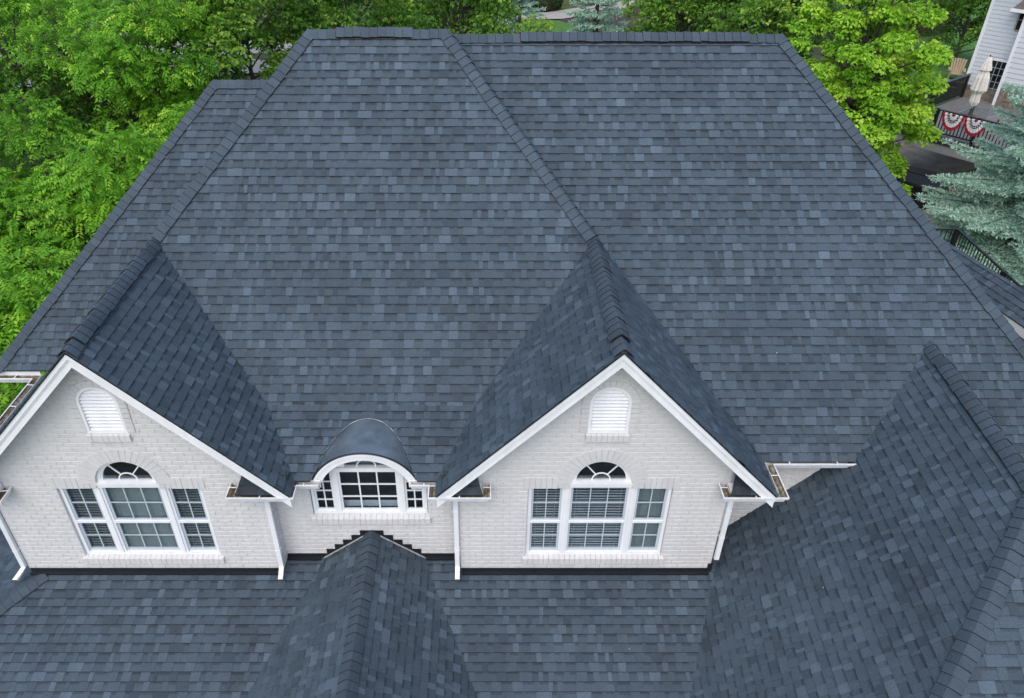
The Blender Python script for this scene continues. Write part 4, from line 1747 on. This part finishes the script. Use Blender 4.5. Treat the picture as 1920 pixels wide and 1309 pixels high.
um = thing('patio_umbrella', 'closed cream patio umbrella standing on the raised deck', 'umbrella', N(1.5, 2.9, ZD))
mb = MB()
ub = N(1.5, 2.9, ZD)
mb.tube([ub, ub + V((0, 0, 2.45))], 0.022, 8)
mb.build('pole', M['black_metal'], um)
mb = MB()
prof = [(0.10, 0.45), (0.17, 0.62), (0.15, 0.95), (0.19, 1.0), (0.27, 1.10), (0.22, 1.6), (0.13, 1.85), (0.20, 1.88), (0.10, 2.25), (0.03, 2.38)]
m = 22
rings = []
for r, zz in prof:
    i = len(mb.v)
    for j in range(m):
        t = 2 * math.pi * j / m
        rr = r * (1 + 0.16 * (1 if j % 2 else -1))
        mb.v.append((ub.x + rr * math.cos(t), ub.y + rr * math.sin(t), ub.z + zz))
    rings.append(i)
for a, b in zip(rings, rings[1:]):
    for j in range(m):
        mb.face([a + j, a + (j + 1) % m, b + (j + 1) % m, b + j])
mb.build('folded_canopy', M['canvas'], um)
mb = MB()
mb.lathe(ub, [(0.26, 0.0), (0.26, 0.05), (0.06, 0.10), (0.05, 0.3)], 14)
mb.build('base', M['black_metal'], um)

tb = thing('patio_table', 'glass topped patio table beside the closed umbrella', 'table', N(2.3, 4.4, ZD))
npart('table_top', 'glass', tb, 1.85, 2.95, 3.7, 5.3, ZD + 0.70, ZD + 0.712)
mb = MB()
for a in ((1.85, 1.89, 3.7, 5.3), (2.91, 2.95, 3.7, 5.3), (1.89, 2.91, 3.7, 3.74), (1.89, 2.91, 5.26, 5.3)):
    nbox(mb, *a, ZD + 0.68, ZD + 0.699)
mb.build('table_frame', M['grey_paint'], tb)
for s, w in ((1.88, 3.75), (2.9, 3.75), (1.88, 5.25), (2.9, 5.25)):
    npart('leg', 'black_metal', tb, s - 0.02, s + 0.02, w - 0.02, w + 0.02, ZD, ZD + 0.68)

hot = thing('hot_tub', 'square hot tub under a black folding cover below the deck', 'hot tub', N(1.9, 7.9, GZ))
mb = MB()
nbox(mb, 1.0, 3.1, 6.75, 8.4, GZ, GZ + 0.84)
mb.build('tub_skirt', M['tub'], hot)
for i, (a, b) in enumerate(((6.68, 7.56), (7.60, 8.47))):
    mb = MB()
    mb.hexa([N(0.93, b, GZ + 0.86), N(3.17, b, GZ + 0.86), N(3.17, a, GZ + 0.86), N(0.93, a, GZ + 0.86),
             N(0.96, b - 0.03, GZ + (0.93 if i else 1.0)), N(3.14, b - 0.03, GZ + (0.93 if i else 1.0)), N(3.14, a + 0.03, GZ + (1.0 if i else 0.93)), N(0.96, a + 0.03, GZ + (1.0 if i else 0.93))])
    mb.build('cover_half', M['tub'], hot)
npart('cover_skirt', 'tub', hot, 0.95, 3.15, 8.405, 8.45, GZ + 0.74, GZ + 0.86)
sheet('gravel_bed', [N(-1.5, 6.3, GZ + 0.05), N(-1.5, 11.5, GZ + 0.05), N(6.5, 11.5, GZ + 0.05), N(6.5, 6.3, GZ + 0.05)], 'gravel')
sheet('patio', [N(-2.5, 0, GZ + 0.08), N(-2.5, 8.7, GZ + 0.08), N(4.2, 8.7, GZ + 0.08), N(4.2, 0, GZ + 0.08)], 'patio_stone')
mb = MB()
rq = random.Random(9)
for i in range(500):
    s, w = rq.uniform(-1.2, 4.5), rq.uniform(9.0, 10.8)
    c = N(s, w, GZ + 0.06)
    r = rq.uniform(0.03, 0.075)
    mb.hexa([c + V((-r, -r * .8, 0)), c + V((r, -r * .7, 0)), c + V((r * .9, r, 0)), c + V((-r, r * .8, 0)), c + V((-r * .5, -r * .4, r * .8)), c + V((r * .5, -r * .4, r * .8)), c + V((r * .4, r * .5, r * .8)), c + V((-r * .5, r * .4, r * .8))])
g_ = mb.build('gravel_stones', M['gravel'], kind='stuff')
tag(g_, 'rounded tan gravel stones beside the hot tub', 'gravel')

# lawn, fire pit and garden chair seen past the deck
sheet('neighbour_lawn', [(23, 31, GZ + 0.05), (42, 31, GZ + 0.05), (44, 60, GZ + 0.05), (20, 60, GZ + 0.05), (18, 44, GZ + 0.05)], 'lawn')
fp = thing('fire_pit', 'round white stone fire pit between deck and garden chair', 'fire pit', (26.0, 34.2, GZ))
mb = MB()
m = 24
for i in range(m):
    t0, t1 = 2 * math.pi * i / m, 2 * math.pi * (i + 0.94) / m
    p = []
    for zz in (0.0, 0.5):
        for r, t in ((0.55, t0), (0.85, t0), (0.85, t1), (0.55, t1)):
            p.append((26.0 + r * math.cos(t), 34.2 + r * math.sin(t), GZ + 0.05 + zz))
    mb.hexa(p)
mb.build('stone_ring', M['concrete'], fp)
mb = MB()
mb.lathe((26.0, 34.2, GZ + 0.05), [(0.54, 0.0), (0.54, 0.42)], 20)
mb.build('ash_bed', M['far_roof'], fp)

ac = thing('garden_chair', 'tan slatted garden armchair on the lawn beyond the fire pit', 'chair', (27.6, 36.8, GZ))


def chair():
    o = V((27.6, 36.8, GZ + 0.05))
    f = V((-0.45, -0.89, 0)).normalized()      # faces the fire pit
    s = V((f.y, -f.x, 0))
    for i in range(6):
        x = -0.30 + 0.12 * i
        mb = MB()
        mb.beam(o + s * x * 0.85 - f * 0.22 + V((0, 0, 0.30)), o + s * x * 1.15 - f * 0.55 + V((0, 0, 1.08 - 0.5 * x * x)), f, 0.10, 0.02)
        mb.build('back_slat', M['wood'], ac)
    for i in range(6):
        mb = MB()
        c = o + f * (0.40 - 0.12 * i) + V((0, 0, 0.40 - 0.018 * i))
        mb.beam(c - s * 0.30, c + s * 0.30, (0, 0, 1), 0.10, 0.02)
        mb.build('seat_slat', M['wood'], ac)
    for sg in (-1, 1):
        mb = MB()
        mb.beam(o + s * sg * 0.37 + f * 0.46 + V((0, 0, 0.58)), o + s * sg * 0.37 - f * 0.42 + V((0, 0, 0.58)), (0, 0, 1), 0.14, 0.025)
        mb.build('armrest', M['wood'], ac)
        mb = MB()
        mb.beam(o + s * sg * 0.34 + f * 0.40, o + s * sg * 0.34 + f * 0.40 + V((0, 0, 0.57)), f, 0.09, 0.025)
        mb.build('leg', M['wood'], ac)
        mb = MB()
        mb.beam(o + s * sg * 0.31 + f * 0.42 + V((0, 0, 0.36)), o + s * sg * 0.31 - f * 0.62 + V((0, 0, 0.05)), (0, 0, 1), 0.025, 0.12)
        mb.build('leg', M['wood'], ac)


chair()
# ------------------------------------------------------------------ trees
def frond_cloud(centres, radii, n_fronds, kind, rng, up_bias=0.25):
    """leaf quads for boughs at centres (K,3) with radii (K,): returns verts (N,4,3), tone (N,)"""
    K = len(centres)
    w = radii ** 2
    idx = rng.choice(K, n_fronds, p=w / w.sum())
    d = rng.normal(size=(n_fronds, 3))
    d[:, 2] = np.abs(d[:, 2]) * 1.1 - up_bias
    d /= np.linalg.norm(d, axis=1)[:, None]
    rr = radii[idx] * (0.62 + 0.38 * rng.random(n_fronds) ** 0.5)
    base = centres[idx] + d * rr[:, None] * np.array([1, 1, 0.75])
    btone = rng.normal(0, 0.14, K)[idx]
    out_dir = d.copy()
    out_dir[:, 2] = out_dir[:, 2] * 0.5 - 0.15 - 0.35 * rng.random(n_fronds)
    out_dir += rng.normal(0, 0.25, (n_fronds, 3))
    out_dir /= np.linalg.norm(out_dir, axis=1)[:, None]
    upv = np.tile(np.array([0, 0, 1.0]), (n_fronds, 1)) + rng.normal(0, 0.25, (n_fronds, 3))
    side = np.cross(out_dir, upv)
    side /= np.linalg.norm(side, axis=1)[:, None] + 1e-9
    nrm = np.cross(side, out_dir)
    V4, T = [], []
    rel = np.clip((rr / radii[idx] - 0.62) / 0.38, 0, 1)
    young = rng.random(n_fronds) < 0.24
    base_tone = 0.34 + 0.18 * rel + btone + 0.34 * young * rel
    if kind == 'pinnate':
        m = 5
        flen = 0.30 + 0.18 * rng.random(n_fronds)
        for i in range(m):
            t = (i + 0.6) / m
            droop = -0.22 * t * t
            p = base + out_dir * (flen * t)[:, None] + np.array([0, 0, 1]) * (droop * flen)[:, None]
            ll = 0.145 * (1 - 0.5 * abs(t - 0.4)) * (0.7 + 0.6 * rng.random(n_fronds))
            for sg in (-1, 1):
                ld = side * sg + out_dir * 0.45 - nrm * (0.1 + 0.6 * rng.random(n_fronds))[:, None] + rng.normal(0, 0.18, (n_fronds, 3))
                ld /= np.linalg.norm(ld, axis=1)[:, None]
                wv = np.cross(ld, nrm)
                wv /= np.linalg.norm(wv, axis=1)[:, None] + 1e-9
                lw = (ll * 0.25)[:, None]
                a = p
                b = p + ld * (ll * 0.45)[:, None] + wv * lw
                c = p + ld * ll[:, None] - nrm * (0.2 * ll)[:, None]
                e = p + ld * (ll * 0.45)[:, None] - wv * lw
                V4.append(np.stack([a, b, c, e], 1))
                T.append(base_tone + rng.normal(0, 0.06, n_fronds))
    else:
        m = 7 if kind == 'broad' else 10
        for i in range(m):
            ang = rng.random(n_fronds) * 2 * np.pi
            ld = side * np.cos(ang)[:, None] + out_dir * (0.35 + np.sin(ang))[:, None] - nrm * (0.15 + 0.45 * rng.random(n_fronds))[:, None]
            ld /= np.linalg.norm(ld, axis=1)[:, None]
            wv = np.cross(ld, nrm + rng.normal(0, 0.3, (n_fronds, 3)))
            wv /= np.linalg.norm(wv, axis=1)[:, None] + 1e-9
            ll = (0.145 if kind == 'broad' else 0.105) * (0.7 + 0.6 * rng.random(n_fronds))
            p = base + ld * (0.03 + 0.09 * rng.random(n_fronds))[:, None]
            lw = (ll * (0.33 if kind == 'broad' else 0.40))[:, None]
            a = p
            b = p + ld * (ll * 0.5)[:, None] + wv * lw
            c = p + ld * ll[:, None] - nrm * (0.25 * ll)[:, None]
            e = p + ld * (ll * 0.5)[:, None] - wv * lw
            V4.append(np.stack([a, b, c, e], 1))
            T.append(base_tone + rng.normal(0, 0.07, n_fronds))
    return np.concatenate(V4), np.clip(np.concatenate(T), 0, 1)


def leafy_tree(name, label, c, r, seed, kind='broad', mat='leaf_mid', boughs=34, fronds=2600, group=None, cat='tree', lean=0.0, bough_r=(0.70, 1.25), open_=0.0, twigs=0):
    """c crown centre, r crown radii (x,y,z)"""
    rng = np.random.default_rng(seed)
    rq = random.Random(seed)
    bx, by = c[0] + lean, c[1] + rq.uniform(-0.3, 0.3)
    bz = gz(bx, by) - 0.1
    root = thing(name, label, cat, (bx, by, bz), group)
    cs, rs = [], []
    for k in range(boughs):
        # spread over the crown's shell, fewer underneath
        for _ in range(30):
            d = rng.normal(size=3)
            d /= np.linalg.norm(d)
            if d[2] > -0.45 - 0.3 * rng.random():
                break
        f = (0.45 + 0.55 * rng.random() ** 0.45)
        lump = 0.82 + 0.36 * rng.random()
        cs.append([c[0] + d[0] * r[0] * f * lump, c[1] + d[1] * r[1] * f * lump, c[2] + d[2] * r[2] * f * lump])
        rs.append(rng.uniform(*bough_r) * (r[0] / 2.8) ** 0.5)
    cs, rs = np.array(cs), np.array(rs)
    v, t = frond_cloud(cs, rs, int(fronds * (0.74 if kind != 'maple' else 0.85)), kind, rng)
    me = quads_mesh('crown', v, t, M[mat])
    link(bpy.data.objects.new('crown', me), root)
    # trunk and limbs
    tb = MB()
    top = V((c[0], c[1], c[2] + r[2] * 0.35))
    b0 = V((bx, by, bz))
    tr = 0.11 + 0.028 * r[2]
    n = 7
    pts, rad = [], []
    for i in range(n + 1):
        f = i / n
        p = b0.lerp(top, f) + V((rq.uniform(-0.12, 0.12), rq.uniform(-0.12, 0.12), 0)) * (1 if 0 < i else 0)
        pts.append(p)
        rad.append(tr * (1 - 0.85 * f) * (1.35 if i == 0 else 1))
    tb.tube(pts, rad, 8)
    trunk = tb.build('trunk', M['bark'], root, smooth=True)
    lb = MB()
    for k in range(boughs):
        q = V(cs[k])
        f = min(0.95, max(0.25, (q.z - 0.5 * (q - top).length * 0.5 - b0.z) / max(0.5, (top.z - b0.z))))
        s0 = b0.lerp(top, f * 0.92)
        mid = s0.lerp(q, 0.55) + V((rq.uniform(-.2, .2), rq.uniform(-.2, .2), 0.15))
        lb.tube([s0, mid, q], [0.035 + 0.02 * rq.random(), 0.025, 0.008], 5, cap=False)
        for j in range(3 + twigs):
            e = q + V((rq.uniform(-1, 1), rq.uniform(-1, 1), rq.uniform(-0.3, 0.9))) * float(rs[k]) * (0.9 + 0.5 * (twigs > 0))
            lb.tube([mid.lerp(q, 0.6), q.lerp(e, 0.5) + V((0, 0, 0.06)), e], [0.014, 0.010, 0.004], 4, cap=False)
    lb.build('limbs', M['bark'], root, kind='stuff')
    return root


G1 = 'leafy trees of the wood behind and left of the house'
LT = [
    ('leafy_tree', 'dark drooping leafy tree beside the gutter at the lower end of the left hip', (-12.0, 8.6, -1.2), (3.0, 2.6, 2.2), 'pinnate', 'leaf_left', 25, 4600, 0),
    ('leafy_tree', 'bright green leafy tree close behind the middle of the left roof hip', (-11.2, 13.4, 0.1), (2.9, 2.7, 2.6), 'pinnate', 'leaf_left', 26, 4800, 0),
    ('leafy_tree', 'leafy tree at the left picture edge level with the left gable ridge', (-15.4, 12.4, 0.6), (3.0, 3.0, 2.8), 'pinnate', 'leaf_left', 25, 4200, 1),
    ('leafy_tree', 'yellow green leafy tree with a pointed crest above the short left ridge', (-10.3, 18.2, 2.2), (2.1, 2.3, 3.0), 'pinnate', 'leaf_left', 24, 3800, 0),
    ('leafy_tree', 'sparse leafy tree with bare grey limbs in the upper left corner', (-15.6, 19.4, 2.2), (3.3, 3.0, 3.2), 'pinnate', 'leaf_left', 22, 3400, 4),
    ('leafy_tree', 'tall leafy tree at the top edge, second from the upper left corner', (-13.2, 25.0, 3.4), (3.0, 3.2, 3.4), 'pinnate', 'leaf_left', 23, 3600, 2),
    ('leafy_tree', 'dense deep green tree left of the peak of the main roof', (-8.2, 22.0, 2.6), (2.9, 2.9, 3.4), 'broad', 'leaf_mid', 27, 4400, 0),
    ('leafy_tree', 'low leafy tree tucked against the top of the outer left hip', (-8.2, 15.8, 0.4), (2.1, 2.0, 2.1), 'pinnate', 'leaf_left', 17, 2600, 0),
    ('leafy_tree', 'leafy tree at the left picture edge below the bare grey limbs', (-19.5, 16.8, 1.4), (3.0, 3.0, 3.0), 'pinnate', 'leaf_left', 22, 3200, 1),
    ('leafy_tree', 'leafy tree at the upper left corner behind the sparse tree', (-20.0, 25.5, 2.8), (3.4, 3.2, 3.6), 'broad', 'leaf_left', 25, 3600, 1),
    ('leafy_tree', 'deep green tree filling the gap between the crest and the bare limbs', (-12.6, 20.6, 0.4), (2.8, 2.6, 2.6), 'broad', 'leaf_mid', 24, 3400, 0),
]
for i, (nm, lb_, c, r, kd, mt, nb, nf, tw) in enumerate(LT):
    leafy_tree(nm, lb_, c, r, 100 + i, kd, mt, nb, nf, G1, twigs=tw)
MT = [
    ('leafy tree right behind the left end of the top ridge', (-4.6, 24.5, 2.4), (2.8, 2.6, 3.0), 'leaf_mid', 46, 4000),
    ('dark green tree behind the ridge vent of the central roof', (-0.6, 27.0, 1.9), (2.9, 2.8, 3.0), 'leaf_mid', 46, 3800),
    ('light green bushy tree behind the joint of the two main ridges', (1.9, 25.5, 0.9), (1.9, 2.0, 2.4), 'leaf_mid', 36, 2600),
    ('bushy tree at the top edge right of the centre blue spruce', (9.7, 29.5, 2.0), (2.4, 2.5, 2.9), 'leaf_mid', 44, 3400),
    ('leafy tree behind the right half of the long ridge vent', (13.0, 31.5, 2.4), (2.6, 2.6, 3.2), 'leaf_mid', 44, 3400),
    ('yellowish leafy tree just left of the large maple', (12.6, 25.0, 2.0), (2.2, 2.2, 3.2), 'leaf_mid', 40, 3600),
    ('leafy tree at the top edge behind the large maple', (19.0, 33.0, 3.0), (3.0, 3.0, 3.4), 'leaf_mid', 42, 3000),
    ('leafy tree far behind, above the left end of the top ridge', (-7.5, 35.0, 3.2), (3.6, 3.4, 3.6), 'leaf_mid', 44, 2800),
    ('leafy tree far behind, above the central ridge vent', (-1.6, 38.0, 2.6), (3.6, 3.4, 3.4), 'leaf_mid', 44, 2800),
    ('leafy tree far behind, between the upper left corner and the main peak', (-15.0, 37.0, 3.4), (3.8, 3.6, 4.0), 'leaf_mid', 44, 2800),
    ('leafy tree far behind in the upper left corner', (-25.0, 33.0, 3.0), (3.8, 3.6, 4.0), 'leaf_left', 42, 2600),
    ('leafy tree far behind, above the right end of the long ridge', (16.0, 44.0, 2.6), (4.0, 3.6, 3.6), 'leaf_mid', 42, 2600),
    ('rounded leafy tree on the lawn between the maple and the white neighbour house', (29.4, 40.4, 0.0), (2.4, 2.6, 2.6), 'leaf_mid', 40, 3000),
    ('leafy tree far behind, left of the white neighbour house', (25.0, 46.0, 2.0), (4.0, 3.8, 3.8), 'leaf_mid', 42, 2600),
]
for i, (lb_, c, r, mt, nb, nf) in enumerate(MT):
    leafy_tree('leafy_tree', lb_, c, r, 200 + i, 'broad', mt, nb, nf, G1)
leafy_tree('maple_tree', 'large yellow green maple tree rising behind the right roof hip', (13.6, 18.8, 1.4), (2.4, 2.5, 4.6), 301, 'maple', 'leaf_maple', 120, 9500, bough_r=(0.36, 0.62), twigs=1)


def spruce(label, x, y, H, R, seed, whorl=0.34, z0=None, step=0.14, nn=6, big=1.0):
    rng = random.Random(seed)
    z0 = gz(x, y) if z0 is None else z0
    root = thing('blue_spruce', label, 'spruce', (x, y, z0 - 0.1), 'blue spruces')
    tb = MB()
    tb.tube([(x, y, z0 - 0.1), (x, y, z0 + H * 0.5), (x, y, z0 + H)], [0.05 + 0.018 * H, 0.03 + 0.008 * H, 0.01], 8)
    tb.build('trunk', M['bark'], root, smooth=True)
    lb = MB()
    shoots = []
    z = 0.35
    while z < H - 0.15:
        f = z / H
        ln = R * (1 - f) ** 0.85
        nb = max(4, int(8 - 2 * f))
        ph = rng.random() * 6.28
        for b in range(nb):
            a = ph + 6.283 * b / nb + rng.uniform(-0.25, 0.25)
            l = ln * rng.uniform(0.62, 1.15)
            sag = rng.uniform(-0.42, -0.16)
            d = V((math.cos(a), math.sin(a), 0))
            sd = V((-math.sin(a), math.cos(a), 0))
            zz = z0 + z + rng.uniform(-0.24, 0.24)

            def P(t):
                return V((x, y, zz)) + d * (l * t) + V((0, 0, l * (sag * t + 0.22 * t * t)))
            lb.tube([P(0), P(0.5), P(1.0)], [0.02, 0.013, 0.005], 4, cap=False)
            m = max(3, int(l / step))
            for i in range(m):
                t = 0.22 + 0.78 * (i + rng.random()) / m
                p = P(t)
                sl = (0.10 + 0.34 * l * (1 - t) + 0.08) * rng.uniform(0.7, 1.15)
                for sg in (-1, 1):
                    q = (d * rng.uniform(0.45, 0.9) + sd * sg + V((0, 0, rng.uniform(-0.18, 0.12)))).normalized()
                    # a side branchlet with its own shoots
                    k = max(1, int(sl / (0.13 * big)))
                    for j in range(k):
                        tt = (j + 0.35) / k
                        c = p + q * (sl * tt) + V((0, 0, -0.10 * sl * tt))
                        for s2 in (-1, 0, 1):
                            if s2 == 0 and j < k - 1:
                                continue
                            e = (q * (1.0 if s2 == 0 else 0.8) + q.cross(V((0, 0, 1))) * (0.75 * s2) + V((0, 0, rng.uniform(-0.1, 0.28)))).normalized()
                            shoots.append((c, e, rng.uniform(0.10, 0.17) * big))
            shoots.append((P(1.0), (d + V((0, 0, 0.15))).normalized(), 0.16))
        z += whorl * (0.85 + 0.3 * rng.random()) * (1 - 0.35 * f)
    for j in range(5):
        a = j * 1.256
        shoots.append((V((x, y, z0 + H)), V((math.cos(a) * 0.5, math.sin(a) * 0.5, 1)).normalized(), 0.25))
    lb.build('limbs', M['bark'], root, kind='stuff')
    S = len(shoots)
    c = np.array([s[0] for s in shoots])
    e = np.array([s[1] for s in shoots])
    l = np.array([s[2] for s in shoots])
    g = np.random.default_rng(seed)
    ref = np.tile(np.array([0, 0, 1.0]), (S, 1)) + g.normal(0, 0.2, (S, 3))
    s1 = np.cross(e, ref)
    s1 /= np.linalg.norm(s1, axis=1)[:, None] + 1e-9
    s2 = np.cross(s1, e)
    V4, T = [], []
    base = 0.45 + g.normal(0, 0.16, S)
    # needles: narrow blades raked forward all round each shoot
    for i in range(nn):
        t = (i + g.random(S)) / nn
        ang = g.random(S) * 2 * np.pi
        o = s1 * np.cos(ang)[:, None] + s2 * np.sin(ang)[:, None]
        p = c + e * (l * t)[:, None]
        tip = p + (e * 0.75 + o) * (0.045 + 0.022 * g.random(S))[:, None] * big
        w = np.cross(o, e) * 0.013 * big
        V4.append(np.stack([p - w, p + w, tip + w * 0.6, tip - w * 0.6], 1))
        T.append(base + 0.30 * (t - 0.4) + g.normal(0, 0.06, S))
    # the needle-clad shoot itself as two crossed blades
    for o in (s1, s2):
        w = o * 0.014 * big
        p2 = c + e * l[:, None]
        V4.append(np.stack([c - w, c + w, p2 + w * 0.5, p2 - w * 0.5], 1))
        T.append(base + g.normal(0, 0.05, S))
    me = quads_mesh('crown', np.concatenate(V4), np.clip(np.concatenate(T), 0, 1), M['needle'])
    link(bpy.data.objects.new('crown', me), root)
    return root


def undergrowth():
    g = np.random.default_rng(55)
    n = 60000
    x = g.uniform(-34, 24, n)
    y = g.uniform(7, 44, n)
    ok = ((x < -8.3) | (y > 13)) & ~((x > 14.5) & (y < 47)) & ~((x > 0) & (y > 41)) & ~((x < -4) & (y > 33))
    x, y = x[ok], y[ok]
    n = len(x)
    hmap = 0.7 + 0.6 * np.sin(x * 0.9 + 1) * np.cos(y * 0.8) + 0.35 * np.sin(x * 2.3) * np.sin(y * 1.9)
    zz = np.array([gz(a, b) for a, b in zip(x, y)]) + np.clip(hmap, 0.1, 2) * (0.3 + 0.7 * g.random(n))
    p = np.stack([x, y, zz], 1)
    a = g.normal(size=(n, 3))
    a[:, 2] *= 0.4
    a /= np.linalg.norm(a, axis=1)[:, None]
    b = np.cross(a, np.array([0, 0, 1.0]) + g.normal(0, 0.4, (n, 3)))
    b /= np.linalg.norm(b, axis=1)[:, None] + 1e-9
    s_ = 0.09 + 0.08 * g.random(n)
    v = np.stack([p - a * s_[:, None], p + b * (s_ * 0.5)[:, None], p + a * s_[:, None], p - b * (s_ * 0.5)[:, None]], 1)
    o = bpy.data.objects.new('undergrowth', quads_mesh('undergrowth', v, np.clip(g.normal(0.35, 0.15, n), 0, 1), M['leaf_mid']))
    o['kind'] = 'stuff'
    COL.objects.link(o)
    tag(o, 'dark green undergrowth covering the ground between the trees', 'undergrowth')


undergrowth()
spruce('big blue spruce at the right picture edge in front of the neighbour deck', 17.9, 13.7, 10.4, 4.9, 31, 0.30, -3.4)
spruce('blue spruce behind the long ridge vent, left of the bushy tree', 6.4, 33.5, 9.0, 2.5, 32, 0.40, None, 0.22, 4, 1.6)
spruce('blue spruce behind the ridge just left of the round clipped shrub', 2.6, 36.0, 7.6, 2.3, 33, 0.40, None, 0.22, 4, 1.6)
